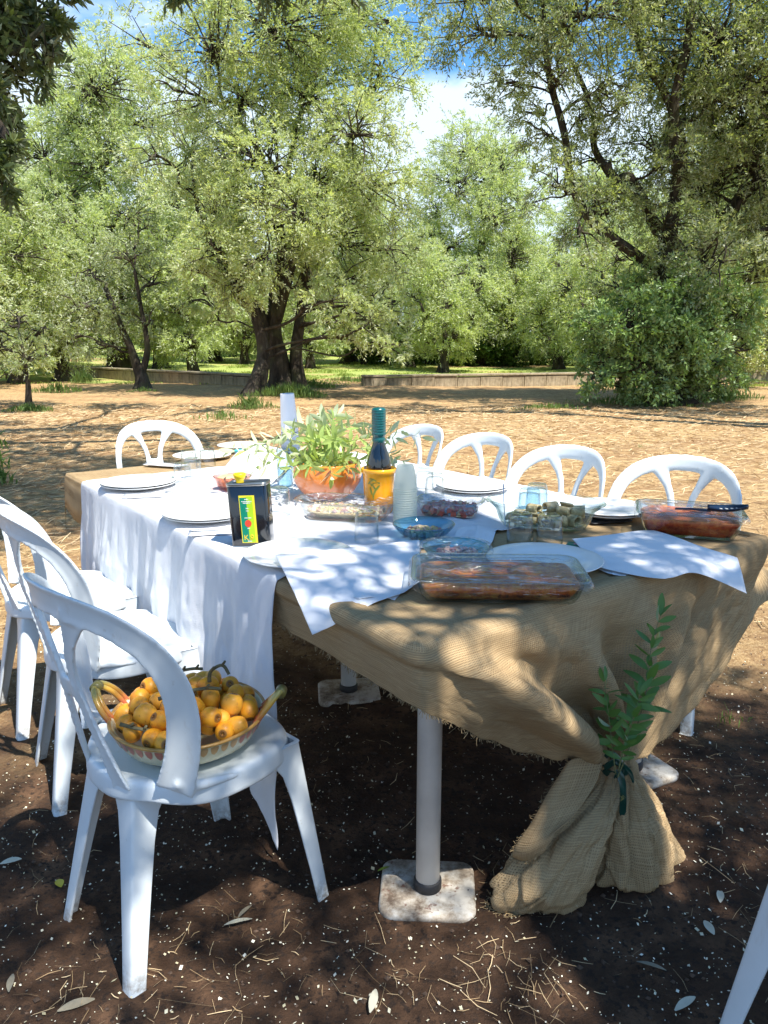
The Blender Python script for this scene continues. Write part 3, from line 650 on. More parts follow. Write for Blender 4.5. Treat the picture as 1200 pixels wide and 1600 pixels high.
for px, py, Y, r_, d in ((0, 10, 4.0, .2, .8), (45, 0, 4.2, .18, .8), (25, 80, 4.0, .15, .8), (70, 50, 4.2, .10, .6), (-15, 150, 3.9, .16, .7), (-50, 80, 4.0, .28, 1), (10, 215, 3.8, .09, .6), (-15, 275, 3.8, .10, .6), (-60, 250, 3.8, .2, .8), (-120, 120, 4.0, .4, 1), (290, -50, 4.6, .16, .6), (520, -50, 4.8, .2, .6), (440, -55, 4.8, .2, .5)):
    lobes.append((np.array(at(px, py, Y=Y)), r_, d*(2.2 if r_ < .3 else 1.4)*(1.2/ max(r_, .25))**.7))
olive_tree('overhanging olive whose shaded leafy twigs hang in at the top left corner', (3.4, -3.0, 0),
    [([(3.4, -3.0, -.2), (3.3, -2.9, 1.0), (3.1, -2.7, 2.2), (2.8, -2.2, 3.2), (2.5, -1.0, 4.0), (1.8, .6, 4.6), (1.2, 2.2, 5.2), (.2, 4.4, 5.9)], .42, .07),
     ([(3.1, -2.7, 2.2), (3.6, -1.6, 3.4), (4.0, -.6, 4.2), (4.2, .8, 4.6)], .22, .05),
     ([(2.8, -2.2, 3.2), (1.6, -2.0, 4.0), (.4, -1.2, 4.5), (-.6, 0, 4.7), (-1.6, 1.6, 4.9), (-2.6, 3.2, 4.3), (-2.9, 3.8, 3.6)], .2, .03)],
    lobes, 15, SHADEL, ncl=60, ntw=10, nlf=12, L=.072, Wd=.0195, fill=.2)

def off_tree(label, base, spots, seed):  # unseen olive added for its shadow; lobes follow the ground spots to shade
    lb = []
    for sxx, syy, z, r_, d in spots: lb.append((np.array([sxx+S.x/S.z*z, syy+S.y/S.z*z, z]), r_, d))
    c = np.mean([q[0] for q in lb], 0); b0 = np.array(base, float); m_ = (b0*.5+c*.5); m_[2] = 4.6
    far = [q[0] for q in lb]; e1 = far[int(np.argmax([q[0] for q in far]))]; e2 = far[int(np.argmin([q[0] for q in far]))]
    f0 = b0+np.array([0, 0, 3.2]); olive_tree(label, base, [([tuple(b0-np.array([0, 0, .2])), tuple(b0+np.array([.1, 0, 1.6])), tuple(f0), tuple((f0+c)/2+np.array([0, 0, .8])), tuple(c)], .42, .10), ([tuple(f0), tuple((f0+e1)/2+np.array([0, 0, 1.2])), tuple(e1)], .2, .05), ([tuple(f0), tuple((f0+e2)/2+np.array([0, 0, 1.4])), tuple(e2)], .2, .05)],
        lb, seed, OLIVE, ncl=30, ntw=9, nlf=10, L=.15, Wd=.050)
off_tree('unseen olive added outside the right edge, crown shaped to shade the clearing', (8.6, 9.5, 0), [(4.2, 15.6, 7.6, 1.0, 1), (2.6, 15.9, 7.8, .8, 1), (1.2, 15.2, 7.8, .8, 1), (.2, 14.4, 7.6, .6, .9), (2.2, 14.3, 7.6, .5, .9), (5.8, 14.6, 7.4, 1.2, 1), (7.6, 13.4, 7.2, 1.2, 1), (3.4, 13.6, 7.4, .4, .8), (-.6, 15.6, 8, .6, .8), (6.8, 16.2, 8, 1.1, 1)], 51)
off_tree('unseen olive added outside the left edge, crown shaped to shade the clearing', (-7.6, 6.8, 0), [(-7.2, 15, 7.6, .9, 1), (-5.2, 15.4, 7.8, .8, 1), (-3.2, 15.2, 7.8, .7, .9), (-6.4, 11.4, 7, 1.0, 1), (-4.6, 11.2, 7, .9, 1), (-2.9, 10.9, 7.2, .7, 1), (-5.2, 9.3, 6.6, .9, 1), (-3.6, 8.9, 6.6, .8, 1), (-2.1, 9.2, 6.8, .6, 1), (-8.0, 9.8, 6.6, 1.1, 1), (-8.5, 12.6, 7, 1.1, 1), (-1.3, 10.2, 7, .35, .8)], 52)

# ------------------------------------------------------------------ table frame: u across (near edge), v along its length
T = .73
Nc = at(650, 1012, z=T); UX = Vector((.799, .601, 0)); VX = Vector((-.601, .799, 0)); TA = math.atan2(UX.y, UX.x)
TW, TL = 1.38, 2.45
def tp(u, v, z=T): p = Nc+UX*u+VX*v; return Vector((p.x, p.y, z))
def mat_iron():
    m = NB('weathered_plate_paint', .75, .3); n = m.noise(16, 7, .7); c = m.ramp(n, [(.36, (.12, .085, .06)), (.47, (.32, .27, .21)), (.60, (.55, .52, .46))]); c = m.mix(m.ramp(m.noise(45, 4, .6), [(.60, 0), (.68, .8)]), c, (.13, .05, .03))
    m.col(c); m.bump(n, .5, .003); return m.m
IRON = mat_iron(); RUBBER = mat_simple('black_rubber', (.02, .02, .022), .6)
POLE = mat_simple('white_pole_paint', (.82, .83, .82), .35, .16, 9, .05); WOOD = mat_simple('table_board', (.34, .22, .12), .6, .3, 10)
tb = thing('long_table', 'long table on round white legs with square foot plates, under the cloths', 'table', tuple(tp(TW/2, TL/2, 0)), TA)
for k in range(2):
    y0 = -TL/2+k*TL/2
    o = MB().add(*box(-TW/2+.02, TW/2-.02, y0+.006, y0+TL/2-.006, T-.032, T-.006)).obj('tabletop', WOOD, tb, False); bevel(o)
def leg(p, label=None, rz=0.):
    c = Vector((p.x, p.y, 0))-Vector((tb.location.x, tb.location.y, 0)); c = Matrix.Rotation(-TA, 3, 'Z') @ c; zb = gz(p.x, p.y)
    o = MB().add(*lathe([(.0, zb+.03), (.029, zb+.03), (.029, T-.05), (.05, T-.045), (.05, T-.033), (0, T-.033)], 28, capb=False)).obj('leg', POLE, tb); o.location = (c.x, c.y, 0); o.rotation_euler.y = 0
    m_ = MB().add(*rloft(.115, .10, .035, [(-.004, zb-.012), (0, zb), (0, zb+.010), (-.006, zb+.014)], capt=True)); V = m_.V[0]
    V[:, 2] += fbm(V[:, 0]*14, V[:, 1]*14, 2, 3)*.006
    f = m_.obj('foot_plate', IRON, o); f.rotation_euler.z = rz-TA
    r_ = MB().add(*lathe([(.031, zb+.014), (.034, zb+.016), (.034, zb+.036), (.030, zb+.040)], 24, capt=True)).obj('rubber_cap', RUBBER, o)
    return o
leg(at(668, 1392, z=0), rz=R(-4)); leg(at(985, 1212, z=0), rz=R(25)); leg(at(545, 1086, z=0), rz=R(6)); leg(tp(TW-.2, 2.1, 0), rz=.5); leg(tp(.25, 2.15, 0), rz=.2)

# ------------------------------------------------------------------ burlap cloths
def interp_rows(ctrl, n, m):
    """ctrl (a,b,3) -> smooth (n,m,3)"""
    a, b, _ = ctrl.shape
    def cm(P, k):
        q = np.linspace(0, len(P)-1, k); i = np.clip(q.astype(int), 0, len(P)-2); f = (q-i).reshape([-1]+[1]*(P.ndim-1)); g0 = P[np.maximum(i-1, 0)]; g1 = P[i]; g2 = P[i+1]; g3 = P[np.minimum(i+2, len(P)-1)]
        return .5*(2*g1+(g2-g0)*f+(2*g0-5*g1+4*g2-g3)*f*f+(3*g1-g0-3*g2+g3)*f**3)
    X = cm(ctrl, n); return cm(X.transpose(1, 0, 2), m).transpose(1, 0, 2)
def normals(G):
    du = np.gradient(G, axis=0); dv = np.gradient(G, axis=1); n = np.cross(du, dv); n /= np.linalg.norm(n, axis=2)[..., None]+1e-9; return n
def solid(o, t=.0012):
    m = o.modifiers.new('thickness', 'SOLIDIFY'); m.thickness = t; m.offset = 0; return o

bc = thing('burlap_cloth', 'coarse burlap cloth over the near table end, gathered and tied down to the ground', 'cloth', tuple(tp(.6, 0, 0)))
def wobj(mb, name, mat, par, **k):
    """builds in place of the world under an unrotated parent"""
    o = mb.obj(name, mat, par, **k); o.location = -Vector(par.location); return o
# flat part on the table top
us = np.linspace(0, TW, 120); vs = np.linspace(-.004, .80, 70); A, B = np.meshgrid(us, vs)
Zt = T+.003+np.maximum(0, fbm(A*4, B*4, 3, 7))*.006+fbm(A*12, B*12, 2, 8)*.002
P = np.stack([Nc.x+UX.x*A+VX.x*B, Nc.y+UX.y*A+VX.y*B, Zt], -1)
wobj(MB().add(P.reshape(-1, 3), gridfaces(*A.shape), uv=np.stack([A, B], -1).reshape(-1, 2)), 'cloth_top', BURLAP, bc, uv=True)
KN = at(962, 1196, Y=1.70)
cols = []
def colm(e, h, uu, vv, bulge=0., k=7, sag=0.):
    e = np.array(e); h = np.array(h); out = []
    inn = e+np.array([uu, vv, 0])
    out = [inn+np.array([0, 0, .005]), e+np.array([0, 0, .004])]
    od = -np.array([uu, vv, 0]); od = od/(np.linalg.norm(od)+1e-9)
    for t_ in np.linspace(0, 1, k)[1:]:
        p = e+(h-e)*t_; p = p+od*(math.sin(math.pi*min(1, t_*1.0))*bulge); p[2] += sag*math.sin(math.pi*t_)
        if t_ < .3: p = p+od*.012
        out.append(p)
    return out
inU = np.array(UX)*.05; inV = np.array(VX)*.05
def Cc(e, h, inn, bulge=.0, sag=0.): cols.append(colm(e, h, inn[0], inn[1], bulge, 7, sag))
# left side, hem hanging a hand's breadth
for v, px, py in ((.60, 424, 968), (.56, 440, 976), (.5, 463, 992), (.36, 515, 1022), (.22, 570, 1058), (.1, 620, 1088)):
    e = tp(-.004, v); q = at(px, py, Y=e.y-.02); Cc(e, q, inU, .004)
Cc(tp(0, 0), at(662, 1112, Y=1.385), (inU+inV)*.7, .008)
Cc(tp(.05, -.004), at(706, 1130, Y=1.43), inV, .018)
Cc(tp(.13, -.004), at(765, 1158, Y=1.50), inV, .045)
Cc(tp(.22, -.004), at(835, 1180, Y=1.58), inV, .05)
Cc(tp(.30, -.004), at(905, 1192, Y=1.655), inV, .05)
kr = np.array(UX)*.03
for i, u in enumerate((.38, .46, .55, .64, .73, .82, .91, 1.0, 1.08)):
    a = math.pi*(1-i/8.); off = np.array([math.cos(a)*.034, -math.sin(a)*.026, 0]) ; off = off[0]*np.array(UX)-off[1]*-np.array(VX)
    Cc(tp(u, -.004), np.array(KN)+off+np.array([0, 0, .012*((i % 2)-.5)]), inV, .012, -.01)
Cc(tp(1.17, -.004), at(1000, 1188, Y=1.79), inV, .0, .02)
Cc(tp(1.26, -.004), at(1045, 1150, Y=1.88), inV, .0, .03)
Cc(tp(1.34, -.004), at(1092, 1098, Y=1.99), inV, .0, .02)
Cc(tp(TW, .02), at(1140, 1030, Y=2.11), (inV-inU)*.7, .01, .01)
Cc(tp(TW+.004, .14), at(1185, 950, Y=2.27), -inU, .01)
Cc(tp(TW+.004, .3), at(1225, 905, Y=2.45), -inU, .01)
Cc(tp(TW+.004, .55), tp(TW+.02, .55, T-.16), -inU, .01)
ctrl = np.array(cols); n, m = 240, 80; G = interp_rows(ctrl, n, m); NN = normals(G)
if NN[n//2, m//2, 1] > 0: NN = -NN
s = np.linspace(0, 1, n)[:, None]*(len(cols)-1); t_ = np.linspace(0, 1, m)[None]; tt = np.clip((t_-.2)/.8, 0, 1)
def ridge(s0, w_, s1=None):
    c = s0+(0 if s1 is None else (s1-s0)*tt); return np.exp(-((s-c)/w_)**2)
hang = np.clip(tt*4, 0, 1)
D = .062*ridge(6.6, .9, 11.2)*np.sin(np.pi*np.clip(tt*1.05, 0, 1))**.6*hang                      # the thick rolled fold from the corner to the knot
D += -.055*ridge(8.6, .9, 13.0)*np.sin(np.pi*tt)**.7
D += .046*ridge(11.3, .9, 14.2)*np.sin(np.pi*np.clip(tt, 0, 1))
D += -.055*ridge(13.2, .8, 15.2)*np.sin(np.pi*tt)**.8+.042*ridge(14.8, .7, 16.0)*np.sin(np.pi*tt)-.045*ridge(16.4, .6, 16.8)*np.sin(np.pi*tt)+.036*ridge(17.6, .6, 17.4)*np.sin(np.pi*tt)-.034*ridge(19.0, .7, 18.4)*np.sin(np.pi*tt)+.03*ridge(20.5, .7, 19.6)*np.sin(np.pi*tt)
D += hang*(fbm(s*1.1+tt*2, tt*3+s*.5, 3, 4)*.022+fbm(s*3.2+tt, tt*7, 2, 14)*.006)*(1-.6*tt)
D += np.sin(s*7.5)*.004*tt**2-hang*(1-.3*tt)*.050*np.maximum(0, .06-np.abs(fbm(s*.9+tt*1.5, tt*2.2-s*.15, 3, 44)))*2.6-hang*.020*np.maximum(0, .05-np.abs(fbm(s*1.8-tt*2, tt*3.5+s*.2, 2, 54)))*3
D += np.where(s < 6, np.sin(s*4.1)*.006*tt, 0)
D = D*(.22+.78*np.clip((s-6.2)/2.5, 0, 1)); G = G+NN*D[..., None]
du = np.linalg.norm(np.diff(G, axis=0), axis=2); uu = np.vstack([np.zeros((1, m)), np.cumsum(du, 0)]); dv = np.linalg.norm(np.diff(G, axis=1), axis=2); vv = np.hstack([np.zeros((n, 1)), np.cumsum(dv, 1)])
uu = np.repeat(uu[:, 12:13], m, 1)*(1-.45*tt)+1.0*tt
dr = wobj(MB().add(G.reshape(-1, 3), gridfaces(n, m), uv=np.stack([uu, vv+3], -1).reshape(-1, 2)), 'cloth_drape', BURLAP, bc, uv=True)
solid(dr)
# frayed threads along the hem
FR = mat_simple('burlap_threads', (.40, .29, .15), .95, .4, 60)
fp = []
def fringe(P0, D0, n_, ln):
    for i in range(n_):
        q = rng.uniform(0, 1)*(len(P0)-1); i0 = min(int(q), len(P0)-2); p = P0[i0]+(P0[i0+1]-P0[i0])*(q-i0); d = np.array(D0)+rng.normal(0, .5, 3); d /= np.linalg.norm(d); l = ln*rng.uniform(.4, 1.2)
        fp.append(np.stack([p, p+d*l*.5+rng.normal(0, .15, 3)*l, p+d*l+rng.normal(0, .25, 3)*l]))
fringe(G[:int(n*.42), -1], (0, -.1, -1), 330, .011); fringe(G[int(n*.74):, -1], (.2, 0, -1), 120, .009)
# gathered tail below the tie: two lobes and an overlapping flap
def lobe(path, wid, dep, axis, seed, folds=5, amp=.16, tip=0., tipa=0.):
    P0 = smooth_path(path, 12); k = len(P0); th = np.linspace(0, 2*np.pi, 120, endpoint=False); q = np.linspace(0, 1, k)
    W0 = np.interp(q, np.linspace(0, 1, len(wid)), wid); D0 = np.interp(q, np.linspace(0, 1, len(dep)), dep)
    ax = np.array(axis, float); ax /= np.linalg.norm(ax); ay = np.array([-ax[1], ax[0], 0]); V = np.zeros((k, 120, 3))
    g_ = np.random.default_rng(seed); ph = g_.uniform(0, 6, 4)
    for i in range(k):
        f = 1+amp*1.5*(np.abs(np.sin(th*folds*.5+ph[0]+q[i]*.8))**.6*1.6-1)*(.45+.6*math.sin(math.pi*min(1, q[i]*1.1)))+tip*q[i]**2.5*np.exp(-((np.abs(((th-tipa+np.pi) % (2*np.pi))-np.pi))/.45)**2)+.07*np.sin(th*3+ph[1]-q[i]*3)+.05*np.sin(th*11+ph[2]+q[i]*5)+fbm(np.cos(th)*2.4+3, np.full(120, q[i]*6)+np.sin(th)*2.4, 4, seed)*.62-np.maximum(0, .07-np.abs(fbm(np.cos(th)*2+7+q[i]*2, np.full(120, q[i]*4)-np.sin(th)*2, 3, seed+3)))*2.0
        V[i] = P0[i]+(np.cos(th)*W0[i]*f)[:, None]*ax+(np.sin(th)*D0[i]*f)[:, None]*ay
    V[-1, :, 2] = np.maximum(ground_z(V[-1, :, 0], V[-1, :, 1])-.004, V[-1, :, 2]-.03)
    U = np.stack([np.repeat(th[None]*.12, k, 0), np.repeat(q[:, None]*.4, 120, 1)], -1).reshape(-1, 2)
    return V, gridfaces(k, 120, True), U
K = np.array(KN); mb = MB()
a1 = np.array(at(905, 1290, Y=1.63)); a2 = np.array(at(862, 1375, Y=1.585)); a3 = np.array(at(850, 1400, Y=1.60)); a2[2] = max(a2[2], .05); a3[2] = .0
V, F, U = lobe([K+np.array([-.005, 0, .03]), K+np.array([-.015, -.01, -.03]), a1, a2, a3], [.032, .042, .088, .098, .085], [.026, .03, .06, .062, .05], (.97, .25, 0), 3, 5, .08, .55, math.pi-.15); V1 = V
mb.add(V.reshape(-1, 3), F, uv=U)
c1 = np.array(at(975, 1270, Y=1.71)); c2 = np.array(at(985, 1350, Y=1.69)); c3 = np.array(at(985, 1375, Y=1.70)); c3[2] = .0
V, F, U = lobe([K+np.array([.01, 0, .03]), K+np.array([.018, 0, -.03]), c1, c2, c3], [.03, .042, .098, .118, .105], [.026, .03, .07, .078, .06], (.97, .28, 0), 6, 4, .08, .6, .1)
mb.add(V.reshape(-1, 3), F, uv=U+1)
# flap
fl = np.array([[np.array(at(*p)) for p in row] for row in (
    [(945, 1182, None, 1.665), (900, 1185, None, 1.63), (885, 1192, None, 1.63)], [(930, 1225, None, 1.60), (880, 1235, None, 1.585), (858, 1240, None, 1.60)],
    [(900, 1270, None, 1.555), (850, 1285, None, 1.55), (835, 1288, None, 1.57)], [(870, 1300, None, 1.53), (830, 1325, None, 1.535), (806, 1325, None, 1.56)], [(850, 1322, None, 1.535), (825, 1345, None, 1.55), (800, 1338, None, 1.58)])])
Gf = interp_rows(fl, 50, 30); nf = normals(Gf); q = np.linspace(0, 1, 50)[:, None]; r_ = np.linspace(0, 1, 30)[None]; Gf = Gf+nf*(np.sin(q*4+r_*3)*.006+np.sin(r_*7-q*2)*.004)[..., None]
mb.add(Gf.reshape(-1, 3), gridfaces(50, 30), uv=np.stack([q*.2+r_*0+5, r_*.12+q*0], -1).reshape(-1, 2))
tail = wobj(mb, 'gathered_tail', BURLAP, bc, uv=True); solid(tail, .0015)
fringe(V1[-2:, 45:75].reshape(-1, 3), (-.8, -.2, .0), 260, .022); fringe(Gf[:, -1], (-.5, 0, -.5), 90, .01); fringe(Gf[-1], (-.5, 0, -.6), 40, .012)
fp = np.array(fp); v, f = batch_tubes(fp, np.full((len(fp), 3), .0007), 3); tag(wobj(MB().add(v, f), 'frayed_threads', FR, bc), kind='stuff')
# twine ends
mb = MB()
for pts in ([(958, 1215), (955, 1255), (940, 1290), (925, 1330)], [(962, 1215), (955, 1262), (968, 1290)]):
    mb.add(*tube(smooth_path([np.array(at(*p, Y=1.635-.0003*(p[1]-1215))) for p in pts], 5), .0012, 5))
wobj(mb, 'twine', FR, bc)
# ribbon
RIB = mat_simple('green_satin', (.004, .05, .033), .32, .3, 30, spec=.6); GOLD = mat_simple('gold_print', (.32, .28, .08), .5)
rb = thing('ribbon', 'dark green satin ribbon knotted round the gathered burlap, one end hanging', 'ribbon', tuple(KN))
def rbl(pts, wd, tw, name='ribbon_band', par=rb):
    P0 = smooth_path([np.array(p) for p in pts], 8); k = len(P0); q = np.linspace(0, 1, k); V = np.zeros((k, 5, 3))
    Tn = np.gradient(P0, axis=0); Tn /= np.linalg.norm(Tn, axis=1)[:, None]
    for i in range(k):
        a = tw[0]+(tw[1]-tw[0])*q[i]; sd = np.cross(Tn[i], [0, -1, .2]); sd /= np.linalg.norm(sd)+1e-9; nn = np.cross(sd, Tn[i]); sd = sd*math.cos(a)+nn*math.sin(a)
        for j, x in enumerate(np.linspace(-.5, .5, 5)): V[i, j] = P0[i]+sd*x*wd*(1 if i < k-2 else .7)+np.array([0, -.002*math.cos(x*5+i*.4), 0])
    o = MB().add(V.reshape(-1, 3), gridfaces(k, 5)).obj(name, RIB, par); solid(o, .0008); return o
ringp = [( .040*math.cos(a)*UX.x+.034*math.sin(a)*VX.x, .040*math.cos(a)*UX.y+.034*math.sin(a)*VX.y, .004*math.sin(a*2)) for a in np.linspace(0, 2*math.pi, 14)]
o = MB(); th = np.linspace(0, 2*np.pi, 48, endpoint=False); V = []
for z_, rr_ in ((-.011, 1.0), (-.004, 1.05), (.003, 1.0), (.010, 1.06)):
    V.append(np.stack([(.041*np.cos(th)*UX.x+.036*np.sin(th)*VX.x)*rr_, (.041*np.cos(th)*UX.y+.036*np.sin(th)*VX.y)*rr_, z_+.003*np.sin(th*3)], -1))
o.add(np.concatenate(V), gridfaces(4, 48, True)).obj('ribbon_band', RIB, rb)
def rel(px, py, Y): return tuple(at(px, py, Y=Y)-KN)
rbl([rel(940, 1188, 1.655), rel(955, 1178, 1.635), rel(972, 1192, 1.632), rel(985, 1208, 1.64), rel(990, 1222, 1.645)], .013, (0, .8))
rbl([rel(945, 1200, 1.655), rel(962, 1190, 1.64), rel(975, 1200, 1.64), rel(962, 1210, 1.645)], .016, (.3, -.6))
ht = rbl([rel(966, 1205, 1.637), rel(972, 1222, 1.628), rel(974, 1245, 1.624), rel(972, 1274, 1.622)], .0165, (0, .12), 'ribbon_tail')
mb = MB(); g_ = np.random.default_rng(2)
for i in range(26):
    x, z = g_.normal(0, .0028), g_.normal(0, .004); p = np.array(rel(972.5, 1247, 1.6195)); a = g_.uniform(0, 3); l = g_.uniform(.001, .003)
    mb.add(*tube([p+np.array([x-l*math.cos(a), -.0006, z-l*math.sin(a)]), p+np.array([x+l*math.cos(a), -.0006, z+l*math.sin(a)])], .0004, 4))
mb.obj('gold_print', GOLD, ht)

# far burlap cloth
b2 = thing('burlap_cloth', 'sandy burlap cloth over the far end of the table, showing beyond the white cloth', 'cloth', tuple(tp(.6, TL, 0)))
us = np.concatenate([[-.016, -.013, -.010, -.006], np.linspace(0, TW, 80), [TW+.01, TW+.02, TW+.03]]); vs = np.concatenate([np.linspace(2.13, TL, 34), [TL+.01, TL+.02, TL+.03]])
A, B = np.meshgrid(us, vs); Z = np.full(A.shape, T+.003)+np.maximum(0, fbm(A*5, B*5, 3, 3))*.010
ui = np.array([0, .06, .11, .14]); q = np.argsort(-ui)
for k, (dz) in enumerate((.15, .10, .05, .012)): Z[:, k] = T+.003-dz*(1+.25*np.sin(B[:, k]*9))
for k, dz in enumerate((.012, .08, .16)): Z[:, -3+k] -= dz
for k, dz in enumerate((.012, .07, .14)): Z[-3+k, :] -= dz
SB = np.stack([Nc.x+UX.x*A+VX.x*B, Nc.y+UX.y*A+VX.y*B, Z], -1)
solid(wobj(MB().add(SB.reshape(-1, 3), gridfaces(*A.shape), uv=np.stack([A, B], -1).reshape(-1, 2)), 'cloth', BURLAP, b2, uv=True))

# ------------------------------------------------------------------ white tablecloth
v0, v1 = .525, 2.17
hemL = lambda v: np.interp(v, [v0, .56, .66, .80, 1.1, 1.6, 2.17], [.705, .66, .56, .47, .44, .43, .40])
hemR = .26
nv = 230; vs = np.linspace(v0, v1, nv); ps = np.concatenate([np.linspace(-1, 0, 90)[:-1], np.linspace(0, TW, 150), TW+np.linspace(0, 1, 24)[1:]]); V = np.zeros((nv, len(ps), 3)); UVc = np.zeros((nv, len(ps), 2))
for i, v in enumerate(vs):
    h = float(hemL(v)); vq = v
    for j, p in enumerate(ps):
        if p < 0:
            d = -p*h; rr_ = .012; u = -rr_*(1-math.exp(-d/.01))-.006; z = T+.009-max(0, d-.004)
            fo = np.clip(d/.25, 0, 1)**1.2; u += -.016*fo*(1+math.sin(v*15+1.8*math.sin(v*5.3)))*.9-.007*fo*math.sin(v*37+2*math.sin(v*9))-.05*d
            vv_ = v-.06*fo*max(0, 1-(v-v0)/.15)*(d/.7)+.006*math.sin(d*14)*math.exp(-(v-v0)/.05)
            UVc[i, j] = (p*h, v)
        elif p <= TW: u = p; z = T+.0095; vv_ = v; UVc[i, j] = (p, v)
        else:
            d = (p-TW)*hemR; u = TW+.008*(1-math.exp(-d/.01))+.03*(d/.26)*(1+math.sin(v*17))*.5; z = T+.009-max(0, d-.004); vv_ = v; UVc[i, j] = (TW+d, v)
        V[i, j] = (Nc.x+UX.x*u+VX.x*vv_, Nc.y+UX.y*u+VX.y*vv_, z)
A = UVc[..., 0]; B = UVc[..., 1]; top = (A > 0) & (A < TW)
wr = np.maximum(fbm(A*5+B, B*5, 4, 31), -.05)*.016+np.abs(fbm(A*9, B*7, 3, 33))*.008
wr += .006*np.exp(-((B-1.62)/.012)**2)+.006*np.exp(-((A-.75)/.012)**2)      # ironed creases
V[..., 2] += np.where(top, wr+.001, 0)
Nn = normals(V); Nn *= np.sign((Nn[100, 30]*np.array([-UX.x, -UX.y, 0])).sum())
fz = fbm(A*4, B*14, 3, 37)*.022+fbm(A*12, B*34, 3, 39)*.012-.02*np.maximum(0, .05-np.abs(fbm(A*3, B*9, 3, 41)))*3
V += np.where(A < -.02, fz*np.clip(-A*5, 0, 1), 0)[..., None]*Nn
V[..., 2] = np.maximum(V[..., 2], .006)
wc = MB().add(V.reshape(-1, 3), gridfaces(nv, len(ps)), uv=UVc.reshape(-1, 2)).obj('tablecloth', WHITE_CLOTH, uv=True)
tag(wc, 'white tablecloth over the table, its left side hanging to a low pointed corner', 'tablecloth'); solid(wc, .0014)

# ------------------------------------------------------------------ chairs
def evald(o, name):
    dg = bpy.context.evaluated_depsgraph_get(); me = bpy.data.meshes.new_from_object(o.evaluated_get(dg)); me.name = name
    me.polygons.foreach_set('use_smooth', np.ones(len(me.polygons), dtype=bool)); return me
def voxel(mb, name, size, smooth=3):
    o = mb.obj('tmp', PLASTIC); m = o.modifiers.new('r', 'REMESH'); m.mode = 'VOXEL'; m.voxel_size = size; s_ = o.modifiers.new('s', 'SMOOTH'); s_.iterations = smooth; s_.factor = .5
    me = evald(o, name); old = o.data; bpy.data.objects.remove(o); bpy.data.meshes.remove(old); return me
RB = .28
def bsurf(s, z, off=0.):
    """point of the curved backrest at arc position s, height z"""
    ph = s/RB; lean = (z-.44)*.20
    return np.array([(RB+off)*math.sin(ph), -.20-lean+RB-(RB+off)*math.cos(ph), z])
def bstrip(mb, path, wid, th=.011):
    P0 = smooth_path([np.array([*p, 0.]) for p in path], 8)[:, :2]; k = len(P0); wq = np.interp(np.linspace(0, 1, k), np.linspace(0, 1, len(wid)), wid)
    Tn = np.gradient(P0, axis=0); Tn /= np.linalg.norm(Tn, axis=1)[:, None]; Nn_ = np.stack([-Tn[:, 1], Tn[:, 0]], -1); V = np.zeros((k, 10, 3))
    for i in range(k):
        a = P0[i]
        for j, (x, y) in enumerate([(-.5, -.5), (-.25, -.5), (0, -.5), (.25, -.5), (.5, -.5), (.5, .5), (.25, .5), (0, .5), (-.25, .5), (-.5, .5)]):
            q_ = a+Nn_[i]*x*wq[i]; V[i, j] = bsurf(q_[0], q_[1], y*th+(.006 if abs(x) == .5 else 0))
    F = gridfaces(k, 10, True); mb.add(V.reshape(-1, 3), F, np.array([list(range(10))[::-1], [(k-1)*10+j for j in range(10)]]))
mb = MB()
arch = [(-.202, .438), (-.236, .52), (-.257, .60), (-.261, .665), (-.250, .72), (-.220, .773), (-.163, .815), (-.085, .837), (0, .843)]; arch = arch+[(-x, z) for x, z in arch[-2::-1]]
bstrip(mb, arch, [.075, .068, .064, .062, .061, .061, .062, .063, .064, .063, .062, .061, .061, .062, .064, .068, .075])
for q in (-1, 1):
    bstrip(mb, [(q*.080, .42), (q*.066, .48), (q*.048, .56), (q*.034, .64), (q*.038, .70), (q*.058, .755), (q*.092, .818)], [.050, .036, .028, .030, .027, .030, .062])
bstrip(mb, [(0, .618), (0, .640), (0, .665)], [.050, .070, .058])
for q in (-1, 1):
    hp = [bsurf(q*.205, .462), bsurf(q*.215, .450)+np.array([q*.004, .02, 0]), np.array([q*.207, -.085, .444]), np.array([q*.214, -.045, .440]), np.array([q*.217, .0, .434])]
    mb.add(*tube(smooth_path(hp, 5), np.interp(np.linspace(0, 1, 21), [0, .3, .7, 1], [.016, .014, .011, .007]), 10))
ME_BACK = voxel(mb, 'backrest', .0036, 22)
# seat
mb = MB(); th = np.linspace(0, 2*np.pi, 72, endpoint=False)
def seat_out(th, k=1.0):
    c, s_ = np.cos(th), np.sin(th); x = .222*np.sign(c)*np.abs(c)**.72; y = np.where(s_ > 0, .215, .205)*np.sign(s_)*np.abs(s_)**.74
    x = x*(1-.36*np.clip(-y/.2, 0, 1)**2.6); return x*k, y*k
rings = []
for k, z in ((.02, -.010), (.3, -.0095), (.6, -.007), (.82, -.002), (.90, .001), (.95, .0015), (.985, -.003), (1.0, -.012), (1.008, -.030), (1.012, -.050), (.990, -.050), (.985, -.030), (.978, -.013), (.95, -.007), (.82, -.009), (.5, -.014), (.02, -.017)):
    x, y = seat_out(th, k); zz = .445+z+np.zeros(72)-(.012*np.clip(y/.2, 0, 1)**3 if True else 0)
    if z <= -.045: zz = zz+.014*np.cos(th*4)**2*0+.012*(1-np.abs(np.cos(2*th)))
    rings.append(np.stack([x, y, zz], -1))
mb.add(np.concatenate(rings), gridfaces(len(rings), 72, True), np.array([list(range(72))[::-1]]), np.array([[(len(rings)-1)*72+j for j in range(72)]]))
o = mb.obj('tmp', PLASTIC); sb = o.modifiers.new('s', 'SUBSURF'); sb.levels = 1; ME_SEAT = evald(o, 'seat'); bpy.data.objects.remove(o)
